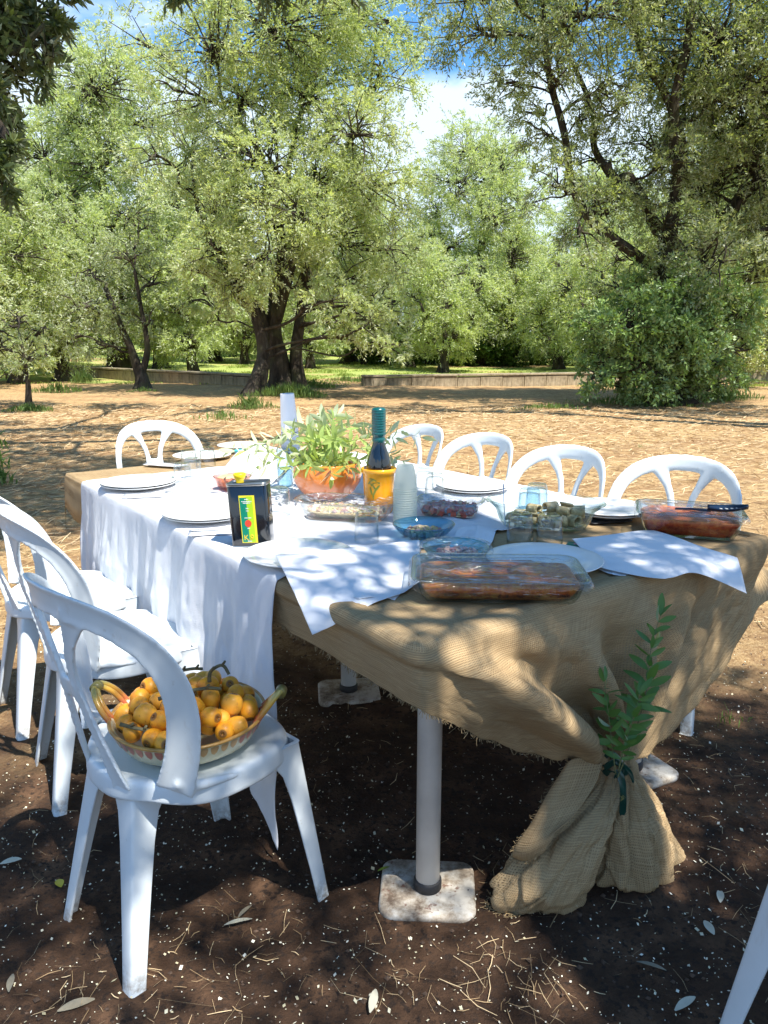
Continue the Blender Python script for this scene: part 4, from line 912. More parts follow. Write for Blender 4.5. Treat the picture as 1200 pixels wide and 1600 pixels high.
def leg_mesh(sx, sy, top, foot):
    """corner channel leg: two webs meeting on the outside corner, splayed outward"""
    mb = MB(); zs = [0, .012, .1, .2, .3, .36, .39, .41, .430]; fl_ = [.036, .036, .040, .046, .053, .062, .078, .105, .135]; V = []
    for z, f in zip(zs, fl_):
        t_ = z/.43; cx = foot[0]+(top[0]-foot[0])*t_+.0; cy = foot[1]+(top[1]-foot[1])*t_; c = np.array([cx+sx*.018, cy+sy*.018]); th_ = .0065; g0 = .009
        pr = [(0, -g0), (0, -f), (-th_, -f), (-th_, -g0-th_*.4), (-g0-th_*.4, -th_), (-f, -th_), (-f, 0), (-g0, 0), (-g0*.3, -g0*.3)]
        for a, b in pr: V.append((c[0]+sx*a, c[1]+sy*b, z))
    n_ = 9; k = len(zs); F = gridfaces(k, n_, True); caps = np.array([list(range(n_)), [(k-1)*n_+j for j in range(n_)]]); V = np.array(V)
    if sx*sy > 0: F = F[:, ::-1]
    mb.add(V, F, caps); o = mb.obj('tmp', PLASTIC, None, False); bv = o.modifiers.new('b', 'BEVEL'); bv.width = .0022; bv.segments = 2; bv.limit_method = 'ANGLE'; me = evald(o, 'leg'); bpy.data.objects.remove(o); return me
LEGS = [leg_mesh(sx, sy, (sx*(.180 if sy > 0 else .082), .165 if sy > 0 else -.160), (sx*(.208 if sy > 0 else .148), .225 if sy > 0 else -.232)) for sx in (-1, 1) for sy in (-1, 1)]
def make_chair(label, loc, rz):
    t_ = thing('garden_chair', label, 'chair', loc, rz, 'white plastic garden chairs round the table')
    link('seat', ME_SEAT, t_); link('backrest', ME_BACK, t_)
    for l in LEGS: link('leg', l, t_)
    return t_
def place(cx, cy, ang): return (cx, cy, gz(cx, cy)-.004), R(ang)-math.pi/2
chairs = [
    ('white plastic chair holding the bowl of orange fruit, in the shade at the near left', -.461, 1.603, 45.5),
    ('white plastic chair with scattered crumbs on its seat, second along the left side', -1.01+.23*.85, 2.08+.23*.53, 33),
    ('white plastic chair farthest along the left side, half hidden and cut by the left edge', -1.31+.23*.79, 2.475+.23*.62, 38),
    ('white plastic chair standing alone beyond the far burlap end of the table', -1.145, 4.06, -55),
    ('white plastic chair behind the teal-capped bottle, farthest of the four on the right side', .02, 3.96, -142),
    ('white plastic chair on the right side just behind the stack of white plates', .31, 3.53, -140),
    ('white plastic chair on the right side, second nearest, behind the bluish tumblers', .61, 3.08, -137),
    ('white plastic chair on the right side right behind the red lasagna dish', .995, 2.69, -126),
    ('white plastic chair of which only one splayed leg shows in the bottom right corner', .93, 1.09, 118)]
c0 = None
for lb, x, y, a in chairs:
    l, rz = place(x, y, a)
    if c0 is None: c0 = make_chair(lb, l, rz)
    else: dup(c0, l, rz, lb)

# ------------------------------------------------------------------ table ware
TZ = T+.0125; BZ = T+.007
def plate_me(r):
    q = r/.145; return MB().add(*lathe([(0, .004), (.075*q, .004), (.08*q, .0), (.088*q, .0), (.094*q, .005), (.145*q, .017), (.1475*q, .0195), (.145*q, .0205), (.1*q, .0115), (.092*q, .0085), (0, .0078)], 56, capb=False))
def single(mb, name, mat, label, cat, loc, rz=0., group=None, smooth=True, uv=False):
    o = mb.obj(name, mat, None, smooth, uv); o.location = loc; o.rotation_euler = (0, 0, rz); return tag(o, label, cat, group)
pm = {}
def plate(px, py, r, z, label, mat=CERAMIC):
    p = at(px, py, z=z); key = (r, mat.name)
    if key not in pm: pm[key] = single(plate_me(r), 'plate', mat, label, 'plate', p, 0, 'dinner plates on the table'); return pm[key]
    o = pm[key].copy(); COL.objects.link(o); o.location = p; o.rotation_euler.z = rng.uniform(0, 6); o['label'] = label; return o
for px, py, r, n, nm in ((217, 761, .143, 2, 'at the far left of the cloth'), (325, 809, .143, 2, 'half hidden behind the black oil can'), (466, 873, .143, 1, 'under the near left paper sheet'),
        (738, 766, .14, 2, 'right of the plastic cup stack, by the chair'), (948, 803, .14, 2, 'left of the red lasagna dish'), (850, 882, .15, 1, 'on the burlap just behind the eggplant bake'), (316, 716, .14, 1, 'behind the far tumblers on the far burlap'), (378, 700, .13, 1, 'at the far end under the olive branches')):
    for k in range(n):
        plate(px+rng.uniform(-1, 1)*k, py-3.2*k, r, (TZ if px not in (316, 378, 850) else BZ)+.009*k, ('white plate '+nm) if n == 1 else (('upper' if k else 'lower')+' white plate of the pair '+nm))
def tumbler_mb(h=.088, r=.036, r2=.031, seg=28):
    return MB().add(*lathe([(r, 0), (r*1.01, h*.3), (r2*1.08, h*.82), (r2, h*.94), (r2*.9, h), (r2*.72, h*.985), (0.0005, h*.972)], seg, capb=False)), MB().add(*lathe([(r-.0022, .0), (r-.0022, h*.3), (r2*1.0, h*.80), (r2*.8, h*.84), (.0005, h*.85)], seg, capb=False))
tum0 = {}
def tumbler(px, py, z, label, mat=GLASS, sc=1.):
    p = at(px, py, z=z)
    if mat.name in tum0: return dup(tum0[mat.name], p, rng.uniform(0, 6), label, None, sc)
    t_ = thing('tumbler', label, 'glass', p, 0, 'glass tumblers turned upside down'); a, b = tumbler_mb(); a.obj('outer_wall', mat, t_); b.obj('inner_wall', mat, t_); t_.scale = (sc,)*3
    tum0[mat.name] = t_; return t_
for a in ((286, 757, TZ, 'clear tumbler upside down next to the far left plates'), (302, 748, TZ, 'clear tumbler upside down just behind the first of the far left group'), (325, 728, TZ, 'clear tumbler upside down, right one of the far pair', GLASS), (296, 733, TZ, 'clear tumbler upside down, left one of the far pair'),
        (437, 804, TZ, 'clear tumbler upside down right of the black oil can', GLASS, 1.05), (573, 846, TZ, 'clear tumbler upside down in front of the long salad dish', GLASS, 1.0), (663, 766, TZ, 'clear tumbler upside down behind the plastic cup stack, the farther one'), (679, 776, TZ, 'clear tumbler upside down near the right plates, the nearer one'),
        (812, 850, TZ-.002, 'clear tumbler upside down, left of the pair in front of the glass bowl of rolls', GLASS, 1.05), (858, 853, BZ, 'clear tumbler upside down, right of the pair in front of the glass bowl of rolls', GLASS, 1.05),
        (826, 806, TZ, 'bluish tumbler upside down behind the glass bowl, the nearer one', GLASSB, 1.05), (838, 797, TZ, 'bluish tumbler upside down behind the glass bowl, the farther one', GLASSB, 1.05)): tumbler(*a)
# cutlery on folded napkins
STEEL = mat_simple('steel', (.55, .56, .58), .25, .05, 10, metal=1)
def napkin_set(px, py, rz, lab):
    p = at(px, py, z=TZ+.001)
    A, B = np.meshgrid(np.linspace(-.1, .1, 14), np.linspace(-.032, .032, 8)); Z = .003+fbm(A*30, B*30, 2, 1)*.003
    o = single(MB().add(np.stack([A, B, Z], -1).reshape(-1, 3), gridfaces(*A.shape), uv=np.stack([A, B], -1).reshape(-1, 2)), 'napkin', PAPER, 'folded white napkin under cutlery '+lab, 'napkin', p, rz, 'folded napkins with cutlery', uv=True); solid(o, .003)
    for nm, dy in (('fork', -.012), ('knife', .014)):
        mb = MB(); P0 = [(-.1, dy, .009), (-.04, dy, .010), (.03, dy, .010), (.055, dy, .012), (.085, dy, .009)]
        V, F, *c = tube(smooth_path(P0, 4), np.interp(np.linspace(0, 1, 17), [0, .3, .6, .75, .95, 1], [.004, .003, .0022, .0075 if nm == 'fork' else .006, .006, .002]), 8, True, .25); mb.add(V, F, *c)
        single(mb, nm, STEEL, 'steel '+nm+' on the folded napkin '+lab, nm, p, rz, 'cutlery on folded napkins')
napkin_set(236, 775, R(12), 'in front of the far left plates'); napkin_set(348, 832, R(12), 'left of the oil can'); napkin_set(258, 727, R(-20), 'at the far end of the table')
# paper sheets
def sheet(rows, label, name='paper_sheet', seed=1, amp=.003, n=40, m=46, cat='paper'):
    c = np.array([[np.array(at(q[0], q[1], z=T+q[2])) for q in row] for row in rows]); G = interp_rows(c, n, m); G[..., 2] += fbm(np.linspace(0, 5, n)[:, None]+0*G[..., 0], np.linspace(0, 5, m)[None]+0*G[..., 0], 3, seed)*amp*2
    G[..., 2] += amp*.8*np.exp(-((np.linspace(0, 1, m)[None]-.52)/.012)**2)+amp*.8*np.exp(-((np.linspace(0, 1, n)[:, None]-.5)/.015)**2)
    o0 = G.mean((0, 1)); u = np.stack(np.meshgrid(np.linspace(0, .4, m), np.linspace(0, .4, n)), -1)
    o = MB().add((G-o0).reshape(-1, 3), gridfaces(n, m), uv=u.reshape(-1, 2)).obj(name, PAPER, uv=True); o.location = o0; solid(o, .0006); return tag(o, label, cat)
sheet([[(430, 868, .042), (505, 860, .042), (580, 852, .034), (655, 844, .030)], [(450, 906, .042), (520, 896, .036), (590, 886, .026), (657, 876, .020)], [(469, 948, .006), (530, 932, .014), (594, 918, .014), (658, 903, .013)], [(488, 992, -.045), (535, 969, -.022), (590, 940, .010), (632, 925, .012)]],
      'white paper sheet at the near left table corner, its tip hanging over the edge', seed=2, amp=.0025)
sheet([[(470, 880, .012), (560, 868, .012), (648, 868, .012)], [(480, 910, .012), (560, 905, .012), (640, 905, .012)], [(560, 935, .011), (598, 932, .011), (617, 938, .004)]], 'lower white paper sheet peeping out under the near left one', seed=12)
sheet([[(894, 842, .024), (955, 835, .028), (1018, 829, .026), (1086, 850, .026), (1152, 871, .010)], [(912, 863, .020), (975, 866, .024), (1040, 866, .022), (1098, 876, .014), (1160, 899, -.020)], [(930, 885, .016), (990, 898, .016), (1042, 904, .012), (1090, 896, .0), (1167, 928, -.060)]],
      'white paper sheet on the burlap, its corner hanging over the near edge at the right', seed=5, amp=.003)
sheet([[(905, 850, .010), (960, 846, .010), (1020, 850, .010)], [(920, 872, .010), (970, 876, .011), (1020, 880, .010)], [(930, 886, .009), (955, 897, .009), (985, 901, .010)]], 'second white paper sheet folded under the hanging one at the right', seed=15)
sheet([[(352, 728, .012), (372, 706, .07), (410, 695, .03)], [(362, 745, .012), (400, 716, .085), (440, 702, .05)], [(420, 760, .012), (442, 738, .05), (462, 720, .012)]], 'crumpled white paper standing up behind the pink bowl', seed=9, amp=.008)
sheet([[(716, 824, .016), (745, 822, .016), (776, 826, .014)], [(706, 845, .014), (740, 846, .014), (768, 848, .012)], [(696, 868, .010), (728, 868, .010), (752, 866, .010)]], 'small pale paper sheet between the blue bowls and the tumblers', seed=19)
# oil can
oc = thing('oil_can', 'black rectangular tin of olive oil with a yellow spout cap and green label', 'oil can', at(397, 851, z=TZ), R(-7)); oc.rotation_euler.y = R(-3.0)
BLK = mat_simple('black_tin', (.006, .008, .012), .12, .3, 10, spec=.6, coat=.6); TIN = mat_simple('bare_tin', (.5, .5, .48), .3, .2, 20, metal=1)
MB().add(*rloft(.0565, .031, .012, [(-.003, 0), (-.001, .001), (0, .004), (0, .176), (-.002, .178)], capt=True)).obj('body', BLK, oc)
MB().add(*rloft(.0565, .031, .012, [(.0015, .176), (.0020, .183), (.0010, .1845), (-.003, .184), (-.004, .180)], capt=True)).obj('lid', TIN, oc)
MB().add(*rloft(.0565, .031, .012, [(.0012, -.0005), (.0018, .004), (.0005, .005)])).obj('bottom_rim', TIN, oc)
YEL = mat_simple('yellow_plastic', (.80, .60, .01), .35, .05, 10)
cp = MB().add(*lathe([(.011, .182), (.011, .190), (.016, .196), (.018, .206), (.015, .209), (0, .210)], 24)).obj('spout_cap', YEL, oc); cp.location = (-.024, 0, 0)
def flat(name, par, mat, pts, y):
    return MB().add(np.array([(x, y, z) for x, z in pts]), np.array([list(range(len(pts)))])).obj(name, mat, par, False)
LY = mat_simple('label_yellow', (.85, .68, .03), .4, .03); LG = mat_simple('label_dark_green', (.0, .22, .13), .4, .05); LL = mat_simple('label_lime', (.38, .60, .02), .4, .05); LR = mat_simple('label_red', (.75, .06, .03), .4, .05); LW = mat_simple('label_white', (.8, .8, .75), .4, .02); LO = mat_simple('label_gold', (.85, .55, .02), .4, .02)
x0, x1, z0, z1 = -.0225, .0225, .014, .150
lb = flat('label', oc, LY, [(x0, z0), (x1, z0), (x1, z1), (x0, z1)], -.0315)
flat('green_field', lb, LG, [(x0+.002, z0+.002), (-.001, z0+.002), (-.001, z1-.006), (x0+.002, z1-.006)], -.0318)
flat('lime_field', lb, LL, [(-.001, z0+.002), (x1-.006, z0+.002), (x1-.006, z1-.003), (-.001, z1-.003)], -.0318)
flat('red_disc', lb, LR, [(-.001+.0095*math.cos(a), .070+.0105*math.sin(a)) for a in np.linspace(0, 2*math.pi, 24, endpoint=False)], -.0321)
mb = MB(); g_ = np.random.default_rng(4)
for z, w_, n in ((.139, .006, 4), (.133, .015, 9), (.1285, .011, 7), (.113, .004, 3), (.106, .004, 3), (.086, .010, 6), (.056, .004, 3), (.019, .006, 4)):
    for i in range(n):
        x = -.0005-w_+2*w_*(i+.5)/n; s_ = w_/n*.75; h = g_.uniform(.0009, .0015)
        mb.add(np.array([(x-s_, -.0322, z-h), (x+s_, -.0322, z-h), (x+s_, -.0322, z+h), (x-s_, -.0322, z+h)]), np.array([[0, 1, 2, 3]]))
tag(mb.obj('small_print', LW, lb, False), kind='stuff')
def text(par, s_, size, loc, mat, name):
    cu = bpy.data.curves.new('t', 'FONT'); cu.body = s_; cu.size = size; cu.align_x = 'CENTER'; to = bpy.data.objects.new('t', cu); COL.objects.link(to)
    me = bpy.data.meshes.new_from_object(to.evaluated_get(bpy.context.evaluated_depsgraph_get())); bpy.data.objects.remove(to); me.materials.clear()
    return link(name, me, par, mat, Matrix.Translation(loc) @ Matrix.Rotation(math.pi/2, 4, 'X'))
text(lb, 'K', .022, (-.010, -.0323, .022), LO, 'letter')
MB().add(*tube(smooth_path([(.001, -.0325, .024), (.008, -.0325, .026), (.011, -.0325, .033), (.006, -.0325, .037), (.003, -.0325, .031), (.009, -.0325, .028)], 5), .0008, 5)).obj('swirl', LO, lb)

# stack of translucent cups
FRC = NB('frosted_plastic', .35); FRC.col((.72, .76, .66)); _t = FRC.node('ShaderNodeBsdfTransparent'); _l = FRC.node('ShaderNodeBsdfTranslucent'); _l.inputs[0].default_value = (.8, .85, .72, 1)
_m = FRC.node('ShaderNodeMixShader'); _m.inputs[0].default_value = .35; FRC.L(FRC.b.outputs[0], _m.inputs[1]); FRC.L(_l.outputs[0], _m.inputs[2]); _n = FRC.node('ShaderNodeMixShader'); _n.inputs[0].default_value = .22; FRC.L(_m.outputs[0], _n.inputs[1]); FRC.L(_t.outputs[0], _n.inputs[2]); FRC.L(_n.outputs[0], FRC.out.inputs[0]); FROST = FRC.m
cs = thing('cup_stack', 'stack of frosted plastic cups standing upside down right of the orange pot', 'cups', at(633, 816, z=TZ))
pr = []
for k in range(15): z = k*.0075; pr += [(.0375, z), (.0390, z+.002), (.0390, z+.0035), (.0372, z+.0055)]
MB().add(*lathe(pr, 32, capb=False)).obj('cup_rims', FROST, cs)
MB().add(*lathe([(.0372, .112), (.034, .145), (.031, .168), (.026, .186), (.024, .188), (0, .186)], 32, capb=False)).obj('top_cup', FROST, cs)
# orange pot and bottle
def glaze(name, stops, rough=.15, zc=(0, .15), bumps=.1):
    m = NB(name, rough, .6); z = m.node('ShaderNodeSeparateXYZ'); m.L(m.tc.outputs['Object'], z.inputs[0]); q = m.math('ADD', m.rangev(z.outputs[2], zc[0], zc[1], 0, 1, False), m.math('MULTIPLY', m.math('SUBTRACT', m.noise(22, 4, .6, sc=(1, 1, .35)), .5), .5))
    m.col(m.mix(m.math('MULTIPLY', m.noise(30, 3), .25), m.ramp(q, stops), (.5, .15, .03))); m.b.inputs['Coat Weight'].default_value = .5; m.bump(m.noise(25, 3), bumps, .003); return m.m
pt = thing('orange_pot', 'glossy yellow orange ceramic pot with painted olive sprig, holding the bottle', 'pot', at(592, 799, z=TZ), R(10))
MB().add(*lathe([(0, 0), (.046, 0), (.0485, .004), (.052, .08), (.0545, .132), (.0600, .138), (.0605, .148), (.058, .152), (.054, .150), (.052, .13), (.044, .012), (0, .010)], 44, capb=False)).obj('body', glaze('orange_glaze', [(0, (.80, .30, .004)), (1, (.90, .40, .008))], zc=(0, .15)), pt)
LF = mat_simple('painted_leaf_green', (.22, .26, .03), .3, .3); mb = MB()
for a, z, l, tl in ((-2.25, .112, .030, .7), (-2.12, .118, .028, -.3), (-1.95, .105, .032, .25), (-2.1, .095, .030, -.8), (-1.85, .09, .03, .9), (-2.25, .08, .028, -1.3), (-2.0, .078, .028, 1.2), (-2.1, .062, .02, -1.5)):
    pts = []
    for i in range(12):
        b_ = i/12*2*math.pi; x = math.cos(b_)*l*.5; y = math.sin(b_)*l*.13; xx = x*math.cos(tl)-y*math.sin(tl); zz = x*math.sin(tl)+y*math.cos(tl)+z; rr_ = np.interp(zz, [0, .08, .132], [.0485, .052, .0545])+.0006; aa = a+xx/.052; pts.append((rr_*math.cos(aa), rr_*math.sin(aa), zz))
    mb.add(np.array(pts), np.array([list(range(12))]))
mb.obj('painted_sprig', LF, pt, False)
bt_ = thing('wine_bottle', 'dark glass bottle with a ribbed teal cap standing in the orange pot', 'bottle', at(592, 799, z=TZ)+Vector((0, 0, .011)))
DG = mat_simple('dark_bottle_glass', (.004, .006, .008), .06, .2, 10, spec=.7, coat=.5); TEAL = mat_simple('teal_foil', (.0, .085, .085), .28, .15, 20, spec=.6, coat=.3)
MB().add(*lathe([(0, 0), (.040, 0), (.042, .004), (.042, .145), (.041, .158), (.036, .178), (.028, .20), (.0205, .222), (.0185, .235), (.0185, .245), (0, .246)], 36, capb=False)).obj('glass_body', DG, bt_)
pr = [(.0195, .226), (.0215, .230), (.0225, .238), (.0205, .241), (.0205, .247), (.0235, .250)]
for k in range(9): pr += [(.0240, .254+k*.0085), (.0240, .259+k*.0085), (.0232, .2605+k*.0085), (.0232, .2615+k*.0085)]
pr += [(.0240, .332), (.0225, .338), (.017, .341), (0, .342)]
MB().add(*lathe(pr, 36, capb=False)).obj('cap', TEAL, bt_)
# terracotta bowl with olive boughs
tbw = thing('terracotta_bowl', 'round orange glazed terracotta bowl full of olive boughs, mid table', 'bowl', at(512, 779, z=TZ))
MB().add(*lathe([(0, 0), (.058, 0), (.064, .004), (.098, .030), (.122, .066), (.127, .095), (.122, .122), (.119, .128), (.122, .134), (.118, .138), (.112, .134), (.114, .11), (.112, .07), (.05, .012), (0, .01)], 56, capb=False)).obj('body', glaze('terracotta_glaze', [(.0, (.62, .24, .13)), (.4, (.66, .25, .12)), (.55, (.72, .20, .03)), (1, (.78, .24, .03))], zc=(.0, .14), bumps=.25), tbw)
SPRIG = mat_leaf('sprig_leaves', (.40, .50, .18), (.60, .64, .50), (.22, .36, .09), .3, .32, .5); STEM = mat_simple('green_stem', (.20, .22, .09), .7, .3, 30)
def leaf_me(L_, W_, curl):
    k = 7; V = []
    for i in range(k):
        q = i/(k-1); w_ = W_*.5*math.sin(math.pi*min(1, q*.93+.03))**.8; z = -curl*q*q*L_
        for x, dz in ((-w_, .12*w_*2), (0, 0), (w_, .12*w_*2)): V.append((x, q*L_, z+dz))
    me = np_mesh('leaf', V, [gridfaces(k, 3)], True); me.materials.append(SPRIG); return me
LEAFM = [leaf_me(.074, .023, c) for c in (-.1, .15, .4)]+[leaf_me(.056, .021, .2)]
DARKS = mat_leaf('tied_sprig_leaves', (.12, .24, .06), (.34, .42, .27), (.045, .12, .03), .25, .35, .4)
LEAFD = []
for me in LEAFM: q = me.copy(); q.materials.clear(); q.materials.append(DARKS); LEAFD.append(q)
def bough(par, pts, n, sc, g_, me_set, r=.0018, off0=.12, name='olive_bough', spread=.8, face=None):
    P0 = smooth_path([np.array(p, float) for p in pts], 6); st = MB().add(*tube(P0, np.linspace(r, r*.35, len(P0)), 6)).obj(name, STEM, par)
    Tn = np.gradient(P0, axis=0); Tn /= np.linalg.norm(Tn, axis=1)[:, None]
    for i in range(n):
        q = off0+(1-off0)*(i//2*2)/max(1, n-2); q = min(q, 1); k = min(int(q*(len(P0)-1)), len(P0)-1); t_ = Vector(Tn[k]); a = (i//2)*math.pi/2+(i % 2)*math.pi+g_.uniform(-.4, .4)
        s_ = t_.cross(Vector((0, 0, 1))); s_ = s_.normalized() if s_.length > .05 else Vector((1, 0, 0)); s_ = Matrix.Rotation(a, 3, t_) @ s_
        d = (t_*g_.uniform(.35, .8)+s_*spread+Vector((0, 0, g_.uniform(-.2, .2)))).normalized()
        if i >= n-2: d = (t_+s_*.35).normalized()
        if face is not None: d = (d-face*d.dot(face)*.5).normalized()
        zx = (t_-d*t_.dot(d)) if face is None else face-d*face.dot(d); zx = zx.normalized() if zx.length > .01 else Vector((0, 0, 1)); zx = (zx+Vector(g_.normal(0, .5, 3))).normalized(); xx = d.cross(zx).normalized(); zz = xx.cross(d)
        M = Matrix((( xx.x, d.x, zz.x), (xx.y, d.y, zz.y), (xx.z, d.z, zz.z))).to_4x4(); sca = sc*g_.uniform(.7, 1.15)*(1-.3*q)
        link('leaf', me_set[int(g_.integers(len(me_set)))], st, None, Matrix.Translation(P0[k]) @ M @ Matrix.Scale(sca, 4))
    return st
g_ = np.random.default_rng(8)
bq = thing('olive_boughs', 'spray of cut olive boughs with fresh green leaves in the terracotta bowl', 'olive branches', at(512, 779, z=TZ)+Vector((0, 0, .11)))
for a, rr_, h, n in ((3.05, .36, .05, 18), (2.8, .30, .10, 18), (3.5, .26, .03, 16), (3.9, .19, .02, 16), (4.4, .14, .03, 16), (4.9, .14, .02, 16), (5.4, .16, .02, 16), (2.4, .22, .16, 18), (1.9, .16, .19, 18), (1.2, .15, .21, 18), (.6, .20, .17, 18), (.1, .26, .12, 18), (-.25, .28, .07, 16), (5.8, .20, .03, 14), (.35, .38, .13, 12), (3.2, .22, .14, 16), (4.1, .12, .12, 16), (5.1, .12, .13, 16), (2.1, .10, .14, 14), (.9, .09, .13, 14)):
    a += g_.uniform(-.1, .1); c, s_ = math.cos(a), math.sin(a)
    bough(bq, [(c*.01, s_*.01, -.06), (c*rr_*.28, s_*rr_*.28, h*.5+.03), (c*rr_*.65, s_*rr_*.65, h*.8+.02), (c*rr_, s_*rr_, h*.8+g_.uniform(-.02, .02))], int(n*1.5), 1.0, g_, LEAFM, off0=.22)
# tied sprig on the burlap
ts = thing('olive_sprig', 'fresh dark green olive sprig with three shoots tied upright against the burlap', 'olive sprig', at(965, 1200, Y=1.632))
FC = Vector((-.35, -.8, .45)).normalized()
def rs(px, py, Y): return tuple(at(px, py, Y=Y)-Vector(ts.location))
g_ = np.random.default_rng(18)
bough(ts, [rs(965, 1215, 1.632), rs(990, 1150, 1.625), rs(1008, 1090, 1.635), rs(1014, 1040, 1.66), rs(1020, 1000, 1.68), rs(1032, 962, 1.69)], 26, .92, g_, LEAFD, .0016, .36, 'shoot', .9, FC)
bough(ts, [rs(962, 1210, 1.632), rs(956, 1160, 1.615), rs(950, 1110, 1.615), rs(944, 1065, 1.62)], 20, .8, g_, LEAFD, .0014, .3, 'shoot', .9, FC)
bough(ts, [rs(966, 1205, 1.63), rs(978, 1160, 1.605), rs(990, 1120, 1.60), rs(1000, 1085, 1.60)], 22, .85, g_, LEAFD, .0014, .3, 'shoot', .9, FC)
bough(ts, [rs(966, 1205, 1.63), rs(972, 1175, 1.605), rs(978, 1150, 1.60)], 10, .62, g_, LEAFD, .0012, .35, 'shoot', .9, FC)
# tall glass
tg = thing('tall_glass', 'tall bluish glass vessel left of the terracotta bowl', 'glass', at(446, 764, z=TZ))
MB().add(*lathe([(0, 0), (.028, 0), (.031, .003), (.032, .15), (.0325, .158), (.030, .158), (.0295, .012), (0, .010)], 32, capb=False)).obj('glass_wall', GLASSB, tg)
WATER = mat_glass('water', (.72, .86, .92), (.4, .6, .7), gmin=.05); MB().add(*lathe([(0, .011), (.029, .012), (.0292, .085), (0, .086)], 28, capb=False)).obj('water', WATER, tg)
# tall stack of white paper cups at the far end
ps_ = thing('paper_cup_stack', 'tall tapering stack of white paper cups at the far end of the table', 'cups', at(455, 706, z=TZ)); ps_.rotation_euler.y = R(-2.5)
WP = mat_simple('white_paper_cup', (.82, .82, .84), .5, .02); pr = []
for k in range(9): z = k*.012; pr += [(.050-.0005*k, z), (.0515-.0005*k, z+.003), (.0505-.0005*k, z+.006)]
MB().add(*lathe(pr, 32, capb=True)).obj('cup_rims', WP, ps_); MB().add(*lathe([(.0455, .106), (.040, .22), (.0355, .298), (.034, .302), (.032, .296), (0, .295)], 32, capb=False)).obj('top_cup', WP, ps_)
bb = thing('turquoise_bowl', 'small turquoise bowl at the far end behind the paper', 'bowl', at(383, 716, z=TZ)); MB().add(*lathe([(0, 0), (.03, 0), (.05, .03), (.055, .04), (.052, .04), (.03, .006), (0, .005)], 24, capb=False)).obj('body', mat_simple('turquoise_glaze', (.05, .42, .50), .2), bb)

# ------------------------------------------------------------------ dishes with food
def dish(px, py, z, a, b, r, h, rz, name, label, cat, handle=.0, mat=DISHG, flare=.02):
    t_ = thing(name, label, cat, at(px, py, z=z), rz)
    pr = [(-flare-.012, 0), (-flare-.004, .003), (-flare*.6, h*.35), (-flare*.25, h*.75), (0, h), (.009, h+.003), (.011, h+.0065), (.007, h+.009), (.0, h+.007), (-.005, h-.002), (-flare*.25-.005, h*.75), (-flare*.6-.006, h*.35), (-flare-.012, .008)]
    V, *F = rloft(a, b, r, pr, 9, capb=True); m = 36; F = [F[0], np.concatenate([F[1], [[(len(pr)-1)*m+k for k in range(m)]]])]
    if handle:
        zz = np.clip((V[:, 2]-h*.8)/(h*.2), 0, 1); k = (np.abs(V[:, 0]) > a*.93)*np.exp(-(V[:, 1]/(b*.5))**4)*zz; V[:, 0] += np.sign(V[:, 0])*handle*k; V[:, 2] -= handle*.12*k
    MB().add(V, *F).obj('glass_dish', mat, t_); return t_
def food(par, a, b, r, z0, z1, mat, amp=.008, seed=1, name='filling', fr=30, flare=.012):
    rings = []; qs = np.concatenate([[(0, -1)], [(k, 1) for k in np.linspace(1, .02, 22)]])
    V = []
    for z_, o in ((z0, -flare), (z0+(z1-z0)*.3, -flare*.6), (z0+(z1-z0)*.7, -flare*.25), (z1-.002, 0)):
        q = rring(a+o, b+o, r, 9); n1 = fbm(q[:, 0]*60+z_*200, q[:, 1]*60, 2, seed); V.append(np.c_[q*(1+n1[:, None]*.02), np.full(len(q), z_)])
    for k in np.linspace(.97, .02, 20):
        q = rring(a, b, r, 9)*k; V.append(np.c_[q, z1+fbm(q[:, 0]*fr, q[:, 1]*fr, 4, seed)*amp*2*(1 if k < .96 else .3)+amp*.3])
    V = np.concatenate(V); m = 36; n = 24; o = MB().add(V, gridfaces(n, m, True), np.array([list(range(m))[::-1], [(n-1)*m+j for j in range(m)]])).obj(name, mat, par); return o
def film(par, a, b, r, z, label, seed=3, loc=None, over=.016, drop=.02, sag=.004):
    t0 = MB(); V = []; ks = list(np.linspace(.02, 1, 26)); m = 4*20
    g0 = np.random.default_rng(seed); ph = g0.uniform(0, 6, 6)
    def wr(x, y): return .0035*np.sin(x*70+y*150+ph[0]+2*np.sin(y*40+ph[1]))+.003*fbm(x*25+y*10, y*70, 3, seed)*2+.002*np.sin(x*190-y*90+ph[2])
    for k in ks: q = rring(a+.010, b+.010, r, 20)*k; V.append(np.c_[q, z+.004-sag*(1-k**4)+wr(q[:, 0], q[:, 1])*(1-k**8)])
    for o, dz in ((.014, -.004), (over, -drop*.5), (over-.004, -drop)):
        q = rring(a+o, b+o, r, 20); n1 = fbm(q[:, 0]*30, q[:, 1]*30, 2, seed+5); V.append(np.c_[q*(1+n1[:, None]*.03), z+dz*(1+n1*1.6)])
    o = t0.add(np.concatenate(V), gridfaces(len(V), m, True)).obj('cling_film', FILM); o.location = par.location; o.rotation_euler = par.rotation_euler; o.scale = par.scale
    return tag(o, label, 'cling film')
def mat_food(name, stops, scale=45, bump=.8, rough=.45, zlayers=None, coat=.15):
    m = NB(name, rough, .4); n = m.noise(scale, 6, .65, dist=.6); c = m.ramp(n, stops)
    if zlayers:
        z = m.node('ShaderNodeSeparateXYZ'); m.L(m.tc.outputs['Object'], z.inputs[0]); q = m.math('ADD', z.outputs[2], m.math('MULTIPLY', m.math('SUBTRACT', m.noise(28, 4, .6), .5), .022))
        k, lay = zlayers; lc = m.ramp(m.rangev(q, k[0], k[1], 0, 1, False), lay); c = m.mix(.58, c, lc)
    m.col(c); m.bump(m.noise(scale*1.6, 5, .6), bump, .006); m.b.inputs['Coat Weight'].default_value = coat; return m.m
